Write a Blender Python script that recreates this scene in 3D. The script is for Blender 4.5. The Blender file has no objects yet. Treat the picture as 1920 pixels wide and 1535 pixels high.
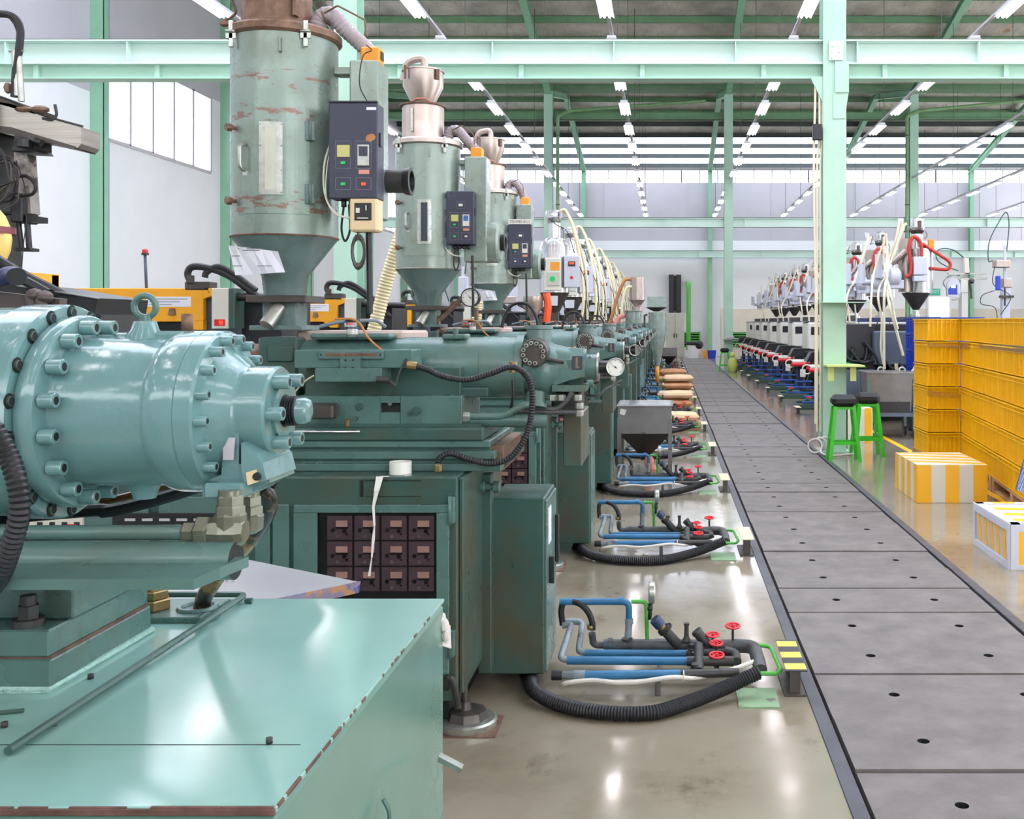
import bpy, math, random
from mathutils import Vector, Matrix
random.seed(7)
SC = bpy.context.scene
COL = SC.collection
PI = math.pi
F, CX, CY, H = 1900.0, 1250.0, 604.0, 1.6     # focal length and principal point in photo pixels, eye height in metres
V = Vector
def W(px, py, Y):                              # the place seen at a pixel, Y metres down the hall
    s = Y/F
    return V(((px-CX)*s, Y, H-(py-CY)*s))
def G(px, py, z=0.0):                          # the place seen at a pixel, z metres above the floor
    s = (H-z)/(py-CY)
    return V(((px-CX)*s, s*F, z))

# ------------------------------------------------------------------ mesh builder
class MB:
    def __init__(s): s.v=[]; s.f=[]; s.sm=[]; s.mi=[]; s.m=0
    def add(s, vs, fs, smooth=False, M=None):
        b=len(s.v)
        s.v += [ (M @ V(p)) if M else V(p) for p in vs]
        for f in fs:
            s.f.append(tuple(b+i for i in f)); s.sm.append(smooth); s.mi.append(s.m)
        return s
    def box(s, x0,x1,y0,y1,z0,z1, c=0.0, M=None):
        if x0>x1: x0,x1=x1,x0
        if y0>y1: y0,y1=y1,y0
        if z0>z1: z0,z1=z1,z0
        c=min(c,(x1-x0)*.45,(y1-y0)*.45,(z1-z0)*.45)
        if c<=1e-5:
            vs=[(x,y,z) for x in (x0,x1) for y in (y0,y1) for z in (z0,z1)]
            return s.add(vs,[(0,1,3,2),(4,6,7,5),(0,4,5,1),(2,3,7,6),(0,2,6,4),(1,5,7,3)],False,M)
        X=(x0,x1);Y=(y0,y1);Z=(z0,z1);vs=[];ix={}
        sg=(1,-1)
        for i in (0,1):
            for j in (0,1):
                for k in (0,1):
                    for a in range(3):
                        p=[X[i]+c*sg[i],Y[j]+c*sg[j],Z[k]+c*sg[k]]
                        p[a]=(X[i],Y[j],Z[k])[a]
                        ix[i,j,k,a]=len(vs);vs.append(p)
        fs=[]
        for k in (0,1):
            fs.append([ix[0,0,k,2],ix[1,0,k,2],ix[1,1,k,2],ix[0,1,k,2]][::(1 if k else -1)])
            fs.append([ix[k,0,0,0],ix[k,1,0,0],ix[k,1,1,0],ix[k,0,1,0]][::(1 if k else -1)])
            fs.append([ix[0,k,0,1],ix[0,k,1,1],ix[1,k,1,1],ix[1,k,0,1]][::(1 if k else -1)])
        for i in (0,1):
            for j in (0,1):
                fs.append([ix[i,j,0,0],ix[i,j,1,0],ix[i,j,1,1],ix[i,j,0,1]])
                fs.append([ix[i,0,j,0],ix[i,1,j,0],ix[i,1,j,2],ix[i,0,j,2]])
                fs.append([ix[0,i,j,1],ix[1,i,j,1],ix[1,i,j,2],ix[0,i,j,2]])
                for k in (0,1): fs.append([ix[i,j,k,0],ix[i,j,k,1],ix[i,j,k,2]])
        return s.add(vs,fs,False,M)
    def bc(s, cx,cy,cz,w,d,h,c=0.0,M=None): return s.box(cx-w/2,cx+w/2,cy-d/2,cy+d/2,cz-h/2,cz+h/2,c,M)
    def bp(s, px0,px1,py0,py1,Yf,Yb,c=0.0):    # box from the rectangle its front face shows at depth Yf, reaching back to Yb
        a=W(px0,py0,Yf); b=W(px1,py1,Yf)
        return s.box(a.x,b.x,Yf,Yb,b.z,a.z,c)
    def ring(s,c,u,w,r,n): return [c+u*(r*math.cos(2*PI*i/n))+w*(r*math.sin(2*PI*i/n)) for i in range(n)]
    def lathe(s, p0, ax, prof, n=24, smooth=True, cap=True, ph=0):  # prof: (distance along ax, radius)
        p0=V(p0);ax=V(ax).normalized();u=ax.orthogonal().normalized()
        if abs(ax.z)>.9: u=V((1,0,0))
        w=ax.cross(u)
        if ph: R=Matrix.Rotation(ph,3,ax); u=R@u; w=R@w
        vs=[];fs=[];b=0
        # split at sharp corners: each segment gets own rings (flat shading across corners)
        k=0
        for (t0,r0),(t1,r1) in zip(prof,prof[1:]):
            vs=s.ring(p0+ax*t0,u,w,max(r0,1e-5),n)+s.ring(p0+ax*t1,u,w,max(r1,1e-5),n)
            s.add(vs,[(i,(i+1)%n,n+(i+1)%n,n+i) for i in range(n)],smooth)
        if cap:
            for (t,r),fl in ((prof[0],1),(prof[-1],0)):
                if r>1e-4:
                    f=list(range(n)); s.add(s.ring(p0+ax*t,u,w,r,n),[f[::-1] if fl else f])
        return s
    def cyl(s,p0,p1,r,r1=None,n=16,smooth=True):
        p0=V(p0);p1=V(p1);L=(p1-p0).length
        return s.lathe(p0,p1-p0,[(0,r),(L,r if r1 is None else r1)],n,smooth)
    def tube(s, pts, r, n=10, res=6, corr=None, smooth=True, cap=True, straight=False):
        pts=[V(p) for p in pts]
        if straight or len(pts)<3: P=pts
        else:
            P=[]
            E=[pts[0]*2-pts[1]]+pts+[pts[-1]*2-pts[-2]]
            for i in range(1,len(E)-2):
                a,b,c,d=E[i-1:i+3]
                for k in range(res):
                    t=k/res
                    P.append(.5*((2*b)+(c-a)*t+(2*a-5*b+4*c-d)*t*t+(3*b-a-3*c+d)*t**3))
            P.append(pts[-1])
        if corr:
            pit,amp=corr;Q=[];R=[];acc=0
            step=pit/2
            L=[0]
            for a,b in zip(P,P[1:]): L.append(L[-1]+(b-a).length)
            n_=max(2,int(L[-1]/step)); j=0
            for k in range(n_+1):
                d=L[-1]*k/n_
                while j<len(P)-2 and L[j+1]<d: j+=1
                t=(d-L[j])/max(1e-9,L[j+1]-L[j])
                Q.append(P[j].lerp(P[j+1],min(1,t))); R.append(r+(amp if k%2 else -amp))
            P=Q
        else: R=[r]*len(P)
        if callable(r): pass
        vs=[];T=(P[1]-P[0]).normalized();u=T.orthogonal().normalized()
        for i,p in enumerate(P):
            a=P[max(0,i-1)];b=P[min(len(P)-1,i+1)]
            t=(b-a).normalized() if (b-a).length>1e-9 else T
            u=(u-t*u.dot(t))
            u=u.normalized() if u.length>1e-6 else t.orthogonal().normalized()
            w=t.cross(u); vs+=s.ring(p,u,w,R[i],n); T=t
        fs=[(i*n+j,i*n+(j+1)%n,(i+1)*n+(j+1)%n,(i+1)*n+j) for i in range(len(P)-1) for j in range(n)]
        s.add(vs,fs,smooth)
        if cap:
            s.add(vs[:n],[tuple(range(n))[::-1]]); s.add(vs[-n:],[tuple(range(n))])
        return s
    def pipe(s,pts,r,n=12,br=None):            # straight runs with rounded bends
        pts=[V(p) for p in pts]; br=br or r*2.2; Q=[pts[0]]
        for i in range(1,len(pts)-1):
            a,b,c=pts[i-1],pts[i],pts[i+1]
            d0=(a-b);d1=(c-b);q=min(br,d0.length*.45,d1.length*.45)
            p0=b+d0.normalized()*q;p1=b+d1.normalized()*q
            for k in range(6):
                t=k/5; Q.append(p0*(1-t)**2+b*2*t*(1-t)+p1*t*t)
        Q.append(pts[-1]); return s.tube(Q,r,n,straight=True)
    def sphere(s,c,r,n=12,sc=(1,1,1)):
        c=V(c);vs=[];fs=[];m=n//2
        for i in range(m+1):
            a=PI*i/m
            for j in range(n):
                b=2*PI*j/n; vs.append(c+V((math.sin(a)*math.cos(b)*r*sc[0],math.sin(a)*math.sin(b)*r*sc[1],math.cos(a)*r*sc[2])))
        for i in range(m):
            for j in range(n): fs.append((i*n+j,(i+1)*n+j,(i+1)*n+(j+1)%n,i*n+(j+1)%n))
        return s.add(vs,fs,True)
    def torus(s,c,ax,R,r,n=24,k=8,a0=0,a1=2*PI):
        c=V(c);ax=V(ax).normalized();u=ax.orthogonal().normalized();w=ax.cross(u);full=abs(a1-a0)>6.2
        N=n if full else n+1;vs=[];fs=[]
        for i in range(N):
            a=a0+(a1-a0)*i/n;d=u*math.cos(a)+w*math.sin(a)
            for j in range(k):
                b=2*PI*j/k; vs.append(c+d*(R+r*math.cos(b))+ax*(r*math.sin(b)))
        for i in range(n):
            i2=(i+1)%N
            for j in range(k): fs.append((i*k+j,i2*k+j,i2*k+(j+1)%k,i*k+(j+1)%k))
        return s.add(vs,fs,True)
    def prism(s,poly,d,M=None,smooth=False):   # poly of 3D points, pushed by vector d
        n=len(poly);d=V(d);a=[V(p) for p in poly];vs=a+[p+d for p in a]
        return s.add(vs,[tuple(range(n))[::-1],tuple(range(n,2*n))]+[(i,(i+1)%n,n+(i+1)%n,n+i) for i in range(n)],smooth,M)
    def frust(s, c0, w0,d0, c1, w1,d1):        # four sided taper between two rectangles
        vs=[]
        for c,w,d in ((c0,w0,d0),(c1,w1,d1)):
            for sx,sy in ((-1,-1),(1,-1),(1,1),(-1,1)): vs.append((c[0]+sx*w/2,c[1]+sy*d/2,c[2]))
        return s.add(vs,[(3,2,1,0),(4,5,6,7)]+[(i,(i+1)%4,4+(i+1)%4,4+i) for i in range(4)])
    def patch(s,c,r,a0,a1,z0,z1,t=.004,n=10):  # curved plate on an upright cylinder; angles from +x, -y is toward the camera
        vs=[];fs=[]
        for i in range(n+1):
            a=a0+(a1-a0)*i/n;d=(math.cos(a),math.sin(a))
            for rr,z in ((r,z0),(r+t,z0),(r+t,z1),(r,z1)): vs.append((c[0]+d[0]*rr,c[1]+d[1]*rr,c[2]+z))
        for i in range(n):
            for j in range(4): fs.append((i*4+j,i*4+(j+1)%4,(i+1)*4+(j+1)%4,(i+1)*4+j))
        fs+= [(0,1,2,3),tuple(n*4+j for j in (3,2,1,0))]
        return s.add(vs,fs)
    def build(s,name,mats,parent=None,loc=None,fix=True):
        o_=ORG.get(parent) if parent else V(loc or (0,0,0))
        me=bpy.data.meshes.new(name)
        me.from_pydata([tuple(p-o_) for p in s.v],[],s.f)
        me.polygons.foreach_set('use_smooth',s.sm)
        if not isinstance(mats,(list,tuple)): mats=[mats]
        for m in mats: me.materials.append(m)
        if len(mats)>1: me.polygons.foreach_set('material_index',s.mi)
        if fix:
            import bmesh
            bm=bmesh.new();bm.from_mesh(me);bmesh.ops.remove_doubles(bm,verts=bm.verts,dist=1e-5)
            bmesh.ops.recalc_face_normals(bm,faces=bm.faces)
            for e in bm.edges:
                if len(e.link_faces)==2 and e.calc_face_angle(0)>.6: e.smooth=False
            bm.to_mesh(me);bm.free()
        me.update()
        o=bpy.data.objects.new(name,me);COL.objects.link(o)
        if parent: o.parent=parent; ORG[o]=o_
        else: o.location=o_; ORG[o]=V(o_)
        return o
ORG={}
def tag(o,label,cat,group=None):
    o['label']=label;o['category']=cat
    if group:o['group']=group
    return o
def thing(name,loc,label,cat,group=None):
    o=bpy.data.objects.new(name,None);COL.objects.link(o);o.location=loc;o.empty_display_size=.1
    ORG[o]=V(loc);return tag(o,label,cat,group)
def struct(o): o['kind']='structure';return o
def kids(o): return [c for c in CH.get(o,())]
CH={}
def reindex():
    CH.clear()
    for o in bpy.data.objects:
        if o.parent: CH.setdefault(o.parent,[]).append(o)
def clone(o,d,label=None,group=None,skip=(),rz=None):
    c=o.copy();COL.objects.link(c);c.location=V(o.location)+V(d)
    if rz is not None: c.rotation_euler=(0,0,rz)
    if label:c['label']=label
    if group:c['group']=group
    for ch in CH.get(o,()):
        if ch.name.split('.')[0] in skip: continue
        k=ch.copy();COL.objects.link(k);k.parent=c
        for g in CH.get(ch,()):
            if g.name.split('.')[0] in skip: continue
            q=g.copy();COL.objects.link(q);q.parent=k
    return c
ORDN=['','first','second','third','fourth','fifth','sixth','seventh','eighth','ninth','tenth','eleventh','twelfth','thirteenth','fourteenth','fifteenth','sixteenth','seventeenth','eighteenth','nineteenth']
TENS={20:'twent',30:'thirt',40:'fort',50:'fift',60:'sixt',70:'sevent',80:'eight',90:'ninet'}
def ordn(n):
    if n<20: return ORDN[n]
    t,r=n//10*10,n%10
    return TENS[t]+'ieth' if r==0 else TENS[t]+'y-'+ORDN[r]

# ------------------------------------------------------------------ materials
def lin(c):
    return tuple(((x/255)/12.92 if x/255<=.04045 else ((x/255+.055)/1.055)**2.4) for x in c)+(1,)
def mat(name,rgb,rough=.5,metal=0,var=.12,vs=3.0,dirt=None,bump=0,bs=60,rv=0,coat=0,streak=None,emit=0,spec=.5):
    m=bpy.data.materials.new(name);m.use_nodes=True;nt=m.node_tree;N=nt.nodes;L=nt.links
    b=N['Principled BSDF'];b.inputs['Roughness'].default_value=rough;b.inputs['Metallic'].default_value=metal
    b.inputs['Specular IOR Level'].default_value=spec
    if coat: b.inputs['Coat Weight'].default_value=coat;b.inputs['Coat Roughness'].default_value=.12
    if emit:
        b.inputs['Emission Color'].default_value=lin(rgb);b.inputs['Emission Strength'].default_value=emit
    base=lin(rgb)
    if not(var or dirt or bump or rv): b.inputs['Base Color'].default_value=base;return m
    geo=N.new('ShaderNodeNewGeometry')
    def noise(sc,det=4,ro=.6,stretch=None):
        n=N.new('ShaderNodeTexNoise');n.inputs['Scale'].default_value=sc;n.inputs['Detail'].default_value=det;n.inputs['Roughness'].default_value=ro
        if stretch:
            mp=N.new('ShaderNodeMapping');mp.inputs['Scale'].default_value=stretch
            L.new(geo.outputs['Position'],mp.inputs['Vector']);L.new(mp.outputs[0],n.inputs['Vector'])
        else: L.new(geo.outputs['Position'],n.inputs['Vector'])
        return n
    def ramp(src,a,b_):
        r=N.new('ShaderNodeMapRange');r.inputs['From Min'].default_value=a;r.inputs['From Max'].default_value=b_
        L.new(src,r.inputs['Value']);return r.outputs[0]
    def mix(fac,ca,cb):
        x=N.new('ShaderNodeMix');x.data_type='RGBA'
        if isinstance(fac,(int,float)): x.inputs[0].default_value=fac
        else: L.new(fac,x.inputs[0])
        for k,c in ((6,ca),(7,cb)):
            if isinstance(c,tuple): x.inputs[k].default_value=c
            else: L.new(c,x.inputs[k])
        return x.outputs[2]
    n1=noise(vs)
    dk=tuple(c*(1-var*1.6) for c in base[:3])+(1,);lt=tuple(min(1,c*(1+var)) for c in base[:3])+(1,)
    col=mix(ramp(n1.outputs[0],.3,.7),dk,lt)
    for d in (dirt or []):                      # (scale, threshold lo, hi, rgb, stretch)
        n2=noise(d[0],6,.68,d[4] if len(d)>4 else None)
        col=mix(ramp(n2.outputs[0],d[1],d[2]),col,lin(d[3]))
    L.new(col,b.inputs['Base Color'])
    if rv:
        n3=noise(vs*1.7); r=N.new('ShaderNodeMapRange');r.inputs['From Min'].default_value=.3;r.inputs['From Max'].default_value=.7
        r.inputs['To Min'].default_value=max(.02,rough-rv);r.inputs['To Max'].default_value=rough+rv
        L.new(n3.outputs[0],r.inputs['Value']);L.new(r.outputs[0],b.inputs['Roughness'])
    if bump:
        n4=noise(bs,3);bn=N.new('ShaderNodeBump');bn.inputs['Strength'].default_value=bump;bn.inputs['Distance'].default_value=.004
        L.new(n4.outputs[0],bn.inputs['Height']);L.new(bn.outputs[0],b.inputs['Normal'])
    return m
def stripes(name,c1,c2,axis,period,duty=.5,off=0,rough=.5,diag=0):
    m=bpy.data.materials.new(name);m.use_nodes=True;nt=m.node_tree;N=nt.nodes;L=nt.links;b=N['Principled BSDF']
    tc=N.new('ShaderNodeTexCoord');sp=N.new('ShaderNodeSeparateXYZ');L.new(tc.outputs['Object'],sp.inputs[0])
    def mth(op,a,b_=None):
        x=N.new('ShaderNodeMath');x.operation=op
        for i,q in enumerate((a,b_)):
            if q is None: continue
            if isinstance(q,(int,float)): x.inputs[i].default_value=q
            else: L.new(q,x.inputs[i])
        return x.outputs[0]
    v=sp.outputs[axis]
    if diag: v=mth('ADD',v,mth('MULTIPLY',sp.outputs[diag[0]],diag[1]))
    v=mth('LESS_THAN',mth('FRACT',mth('DIVIDE',mth('ADD',v,off+50*period),period)),duty)
    x=N.new('ShaderNodeMix');x.data_type='RGBA';L.new(v,x.inputs[0]);x.inputs[6].default_value=lin(c2);x.inputs[7].default_value=lin(c1)
    L.new(x.outputs[2],b.inputs['Base Color']);b.inputs['Roughness'].default_value=rough;return m
RUST=(96,62,44);OIL=(38,44,38)
M={}
M['teal']=mat('teal_paint',(84,116,110),.30,var=.10,dirt=[(2.3,.52,.82,(84,86,66)),(26,.70,.76,(60,62,48)),(4,.60,.9,(64,62,46),(1,1,.5))],bump=.15,bs=45,rv=.1)
M['teal_dk']=mat('darkened_teal_paint',(58,90,83),.34,var=.12,dirt=[(1.6,.46,.72,(84,74,52)),(22,.69,.75,(44,44,34)),(3,.60,.9,(56,50,36),(1,1,.6))],bump=.12,bs=50,rv=.1)  # base darkened for oil grime and the weaker light low down
M['motor']=mat('glossy_teal_enamel',(104,142,142),.15,var=.06,dirt=[(5,.70,.80,(88,110,96)),(40,.74,.76,(60,80,76))],bump=.35,bs=24,rv=.05,coat=.4)
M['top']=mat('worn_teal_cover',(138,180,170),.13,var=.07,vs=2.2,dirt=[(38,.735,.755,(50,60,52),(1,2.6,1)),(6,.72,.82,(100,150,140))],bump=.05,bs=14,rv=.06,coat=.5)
M['chip']=mat('chipped_paint_edge',(96,70,60),.7,var=.3,vs=30)
M['dryer']=mat('sage_green_paint',(136,154,144),.30,metal=.25,var=.10,vs=4,dirt=[(3.1,.58,.68,(120,118,96)),(5.5,.61,.64,(112,74,58),(1,1,3.4))],bump=.06,rv=.1,spec=.6)
M['dryer2']=mat('pale_green_paint',(142,158,148),.30,metal=.2,var=.08,vs=4,dirt=[(3.1,.5,.85,(124,126,104)),(9,.70,.74,(100,92,72),(1,1,3))],bump=.06,rv=.1,spec=.6)
M['cone']=mat('dark_green_cone_paint',(102,124,120),.3,var=.15,vs=5,dirt=[(4,.6,.75,(84,92,84))],rv=.08)
M['steel']=mat('brushed_stainless',(188,174,166),.36,metal=.85,var=.08,vs=6,rv=.08,dirt=[(6,.66,.8,(150,120,96))])
M['steel2']=mat('clean_stainless',(206,206,208),.22,metal=.8,var=.05,vs=8,rv=.06)
M['steel_dk']=mat('dull_dark_steel',(86,80,76),.4,metal=.6,var=.15,vs=8,rv=.1)
M['steel_gry']=mat('grey_sheet_steel',(128,126,126),.36,metal=.65,var=.12,vs=4,rv=.1,dirt=[(4,.62,.75,(120,98,84))])
M['silver']=mat('bare_nut_steel',(176,178,170),.32,metal=.7,var=.15,vs=30)
M['bronze']=mat('dirty_brass',(150,128,84),.38,metal=.6,var=.2,vs=30)
M['rustm']=mat('rusty_steel',(132,104,86),.6,metal=.3,var=.25,vs=20,dirt=[(12,.55,.7,(96,60,40))])
M['navy']=mat('dark_navy_panel',(52,54,72),.45,var=.05)
M['black']=mat('black_rubber',(26,27,31),.5,var=.15,vs=20)
M['blackm']=mat('black_metal',(30,30,34),.4,var=.1)
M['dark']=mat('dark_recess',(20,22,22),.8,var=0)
M['hole']=mat('dark_hole',(22,28,28),.7,var=0)
M['white']=mat('white_paint',(236,236,238),.4,var=.02)
M['offw']=mat('off_white_enamel',(222,220,208),.4,var=.04)
M['lgrey']=mat('light_grey_enamel',(206,208,220),.4,var=.03)
M['paper']=mat('white_paper',(238,240,250),.7,var=0)
M['ink']=mat('printed_ink',(120,120,135),.8,var=0)
M['beige']=mat('beige_plastic',(226,202,158),.45,var=.05)
M['yel']=mat('machine_yellow',(250,176,24),.4,var=.05,dirt=[(9,.665,.685,(120,50,20),(1,1,1)),(3,.66,.8,(226,140,30))])
M['yel2']=mat('clean_yellow',(250,186,30),.45,var=.04)
M['orange']=mat('orange_plastic',(244,160,40),.45,var=.05)
M['orngl']=mat('orange_red',(235,84,30),.45,var=.05)
M['blue']=mat('blue_painted_pipe',(44,112,156),.45,var=.15,vs=9,dirt=[(14,.6,.68,(70,84,88))])
M['bluegr']=mat('grey_worn_pipe',(132,144,150),.5,var=.2,vs=12,dirt=[(16,.56,.68,(84,84,80))])
M['pipegr']=mat('dark_grey_pipe',(74,76,76),.5,var=.25,vs=14,dirt=[(10,.6,.7,(60,92,108))])
M['iron']=mat('black_iron_fitting',(52,52,50),.5,var=.25,vs=20)
M['red']=mat('red_handwheel',(214,34,44),.35,var=.05)
M['redh']=mat('red_hose',(196,58,48),.45,var=.06)
M['green']=mat('bright_green_paint',(84,172,70),.42,var=.08,vs=8)
M['stoolg']=mat('vivid_green_paint',(58,192,40),.4,var=.05,vs=8)
M['cream']=mat('cream_hose',(232,224,196),.45,var=.05)
M['hosey']=mat('pale_yellow_hose',(248,232,186),.45,var=.05)
M['hosegr']=mat('grey_duct_hose',(172,162,166),.5,var=.1)
M['brownh']=mat('tan_hose',(186,122,66),.5,var=.1)
M['pinkh']=mat('salmon_duct',(222,150,132),.55,var=.08)
M['col']=mat('mint_green_steel',(176,212,190),.42,var=.05,vs=2,dirt=[(22,.72,.74,(110,120,90))])
M['coldk']=mat('column_green',(142,190,158),.45,var=.05,vs=2)
M['beam']=mat('pale_mint_steel',(214,238,228),.4,var=.03,vs=1)
M['beam2']=mat('mint_lower_beam',(182,222,202),.42,var=.04,vs=1)
M['purlin']=mat('green_purlin',(110,150,112),.5,var=.08)
M['purlind']=mat('dark_purlin',(66,72,70),.6,var=.1)
M['wallw']=mat('white_wall_sheet',(238,239,240),.55,var=.02,vs=1.0)
M['wallg']=mat('grey_cladding_and_shadow',(196,192,198),.55,var=.03,vs=.8)
M['wallc']=mat('cream_lower_wall',(226,216,200),.5,var=.04,vs=2)
M['winf']=mat('window_frame',(196,190,196),.5,var=0)
M['bcase']=mat('yellow_crate_plastic',(255,194,18),.4,var=.04,vs=5,dirt=[(10,.70,.73,(200,116,10),(1,1,3))],spec=.35)
M['bluec']=mat('blue_crate_plastic',(24,62,188),.38,var=.1,vs=7)
M['sack']=mat('tan_paper_sack',(232,196,156),.6,var=.08,vs=7)
M['sack2']=mat('orange_brown_sack',(206,150,104),.6,var=.1,vs=9)
M['pallet']=mat('pallet_wood',(196,150,110),.7,var=.15,vs=10)
M['palletb']=mat('black_plastic_pallet',(30,30,34),.5,var=.1)
M['slab']=mat('concrete_slab',(114,108,104),.6,var=.18,vs=5,bump=.5,bs=90,dirt=[(34,.70,.74,(150,146,142)),(1.3,.5,.8,(96,90,87))])
M['slabj']=mat('slab_gap',(34,33,34),.9,var=.1)
M['steelfr']=mat('steel_edging',(92,92,98),.45,metal=.5,var=.15,vs=6)
M['greyc']=mat('grey_cabinet_enamel',(198,198,186),.45,var=.03)
M['navyb']=mat('navy_machine_paint',(44,56,92),.42,var=.1)
M['slate']=mat('slate_blue_paint',(88,100,116),.42,var=.08)
M['tube']=mat('lit_fluorescent_tube',(255,246,250),.5,var=0,emit=20)
M['ledg']=mat('lit_green_button',(20,160,80),.4,var=0,emit=.5)
M['ledr']=mat('lit_red_button',(235,70,30),.4,var=0,emit=.8)
M['lcdy']=mat('timer_face',(196,196,120),.4,var=0)
M['lcdb']=mat('blue_display',(60,110,170),.3,var=0)
M['dial']=mat('gauge_dial',(238,236,228),.4,var=0)
M['meterw']=mat('panel_meter_face',(240,222,190),.5,var=.1)
M['modul']=mat('grey_module_face',(112,106,108),.5,var=.1,vs=20)
M['rag']=mat('grey_rag',(212,204,198),.9,var=.1,vs=30,bump=.6,bs=120)
M['tape']=mat('white_tape',(240,238,230),.35,var=.02)
M['clear']=None
def scuffed():
    # green drum paint worn to brown primer in streaky bands round the drum
    m=mat('scuffed_green_drum',(136,154,144),.30,metal=.25,var=.10,vs=4,dirt=[(3.1,.50,.85,(116,118,98))],bump=.06,rv=.1)
    nt=m.node_tree;N=nt.nodes;L=nt.links;b=N['Principled BSDF'];src=b.inputs['Base Color'].links[0].from_socket
    geo=N.new('ShaderNodeNewGeometry');sp=N.new('ShaderNodeSeparateXYZ');L.new(geo.outputs['Position'],sp.inputs[0])
    mp=N.new('ShaderNodeMapping');mp.inputs['Scale'].default_value=(1,1,4);L.new(geo.outputs['Position'],mp.inputs[0])
    n=N.new('ShaderNodeTexNoise');n.inputs['Scale'].default_value=11;n.inputs['Detail'].default_value=7;n.inputs['Roughness'].default_value=.72;L.new(mp.outputs[0],n.inputs['Vector']);tot=n.outputs[0]
    for z0,w,s_ in ((2.60,.04,.115),(2.45,.045,.125),(2.085,.06,.11),(2.80,.05,.04)):
        a=N.new('ShaderNodeMath');a.operation='SUBTRACT';L.new(sp.outputs[2],a.inputs[0]);a.inputs[1].default_value=z0
        c=N.new('ShaderNodeMath');c.operation='ABSOLUTE';L.new(a.outputs[0],c.inputs[0])
        r=N.new('ShaderNodeMapRange');r.inputs['From Min'].default_value=w*.3;r.inputs['From Max'].default_value=w;r.inputs['To Min'].default_value=s_;r.inputs['To Max'].default_value=0;L.new(c.outputs[0],r.inputs['Value'])
        d=N.new('ShaderNodeMath');d.operation='ADD';L.new(tot,d.inputs[0]);L.new(r.outputs[0],d.inputs[1]);tot=d.outputs[0]
    r=N.new('ShaderNodeMapRange');r.inputs['From Min'].default_value=.635;r.inputs['From Max'].default_value=.665;L.new(tot,r.inputs['Value'])
    x=N.new('ShaderNodeMix');x.data_type='RGBA';L.new(r.outputs[0],x.inputs[0]);L.new(src,x.inputs[6]);x.inputs[7].default_value=lin((128,100,88));L.new(x.outputs[2],b.inputs['Base Color']);return m
M['drum1']=scuffed()
def glassy(name,tint,rough=.03,fac=.85):
    m=bpy.data.materials.new(name);m.use_nodes=True;nt=m.node_tree;N=nt.nodes;L=nt.links;N.remove(N['Principled BSDF'])
    t=N.new('ShaderNodeBsdfTransparent');t.inputs[0].default_value=lin(tint);g=N.new('ShaderNodeBsdfGlossy');g.inputs['Roughness'].default_value=rough
    x=N.new('ShaderNodeMixShader');x.inputs[0].default_value=1-fac;L.new(t.outputs[0],x.inputs[1]);L.new(g.outputs[0],x.inputs[2])
    L.new(x.outputs[0],N['Material Output'].inputs[0]);return m
M['clear']=glassy('clear_glass',(250,252,255),.02,.93)
M['smoke']=glassy('smoked_window',(232,222,226),.05,.95)
M['film']=glassy('clear_stretch_film',(255,250,235),.25,.72)
def skylight_mat():
    m=bpy.data.materials.new('translucent_roof_sheet');m.use_nodes=True;nt=m.node_tree;N=nt.nodes;L=nt.links;N.remove(N['Principled BSDF'])
    t=N.new('ShaderNodeBsdfTransparent');t.inputs[0].default_value=(.9,.92,1,1);g=N.new('ShaderNodeBsdfTranslucent');g.inputs[0].default_value=(.9,.92,.98,1)
    x=N.new('ShaderNodeMixShader');x.inputs[0].default_value=.5;L.new(t.outputs[0],x.inputs[1]);L.new(g.outputs[0],x.inputs[2])
    L.new(x.outputs[0],N['Material Output'].inputs[0]);return m
M['skyl']=skylight_mat()
def foil_mat():
    # silvery insulation foil: creased strips with a fine wire grid
    m=mat('foil_insulation',(206,198,190),.4,metal=.3,var=.22,vs=1.2,dirt=[(2.2,.62,.7,(176,128,84),(1,.5,1)),(5,.55,.75,(150,142,136),(3,.4,1))],bump=1.0,bs=7,rv=.12)
    return m
M['foil']=foil_mat()
def floor_mat():
    m=mat('polished_concrete',(146,137,118),.13,var=.13,vs=.9,dirt=[(1.1,.50,.70,(120,110,90)),(3.2,.58,.74,(98,90,72),(1,.7,1)),(26,.74,.76,(215,212,205))],rv=.08,bump=.04,bs=8,coat=.25)
    return m
M['floor']=floor_mat()
def text(s,size,mt,parent,loc,rot=(PI/2,0,0),name='lettering',ext=.0006,align='CENTER'):
    cu=bpy.data.curves.new('t','FONT');cu.body=s;cu.size=size;cu.extrude=ext;cu.align_x=align;cu.align_y='CENTER'
    t=bpy.data.objects.new('t',cu);COL.objects.link(t);bpy.context.view_layer.update()
    me=bpy.data.meshes.new_from_object(t.evaluated_get(bpy.context.evaluated_depsgraph_get()));bpy.data.objects.remove(t);bpy.data.curves.remove(cu)
    me.materials.clear();me.materials.append(mt);me.name=name
    o=bpy.data.objects.new(name,me);COL.objects.link(o);o.parent=parent;o.location=V(loc)-ORG[parent];o.rotation_euler=rot;return o
# ------------------------------------------------------------------ the hall
XL,XR,YB,YF = -11.5, 18.5, 48.5, -7.0
def sbox(name,mats,x0,x1,y0,y1,z0,z1):
    m=MB();m.box(x0,x1,y0,y1,z0,z1);return struct(m.build(name,mats,loc=((x0+x1)/2,(y0+y1)/2,z0)))
WL,WR=.67,1.83
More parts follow.
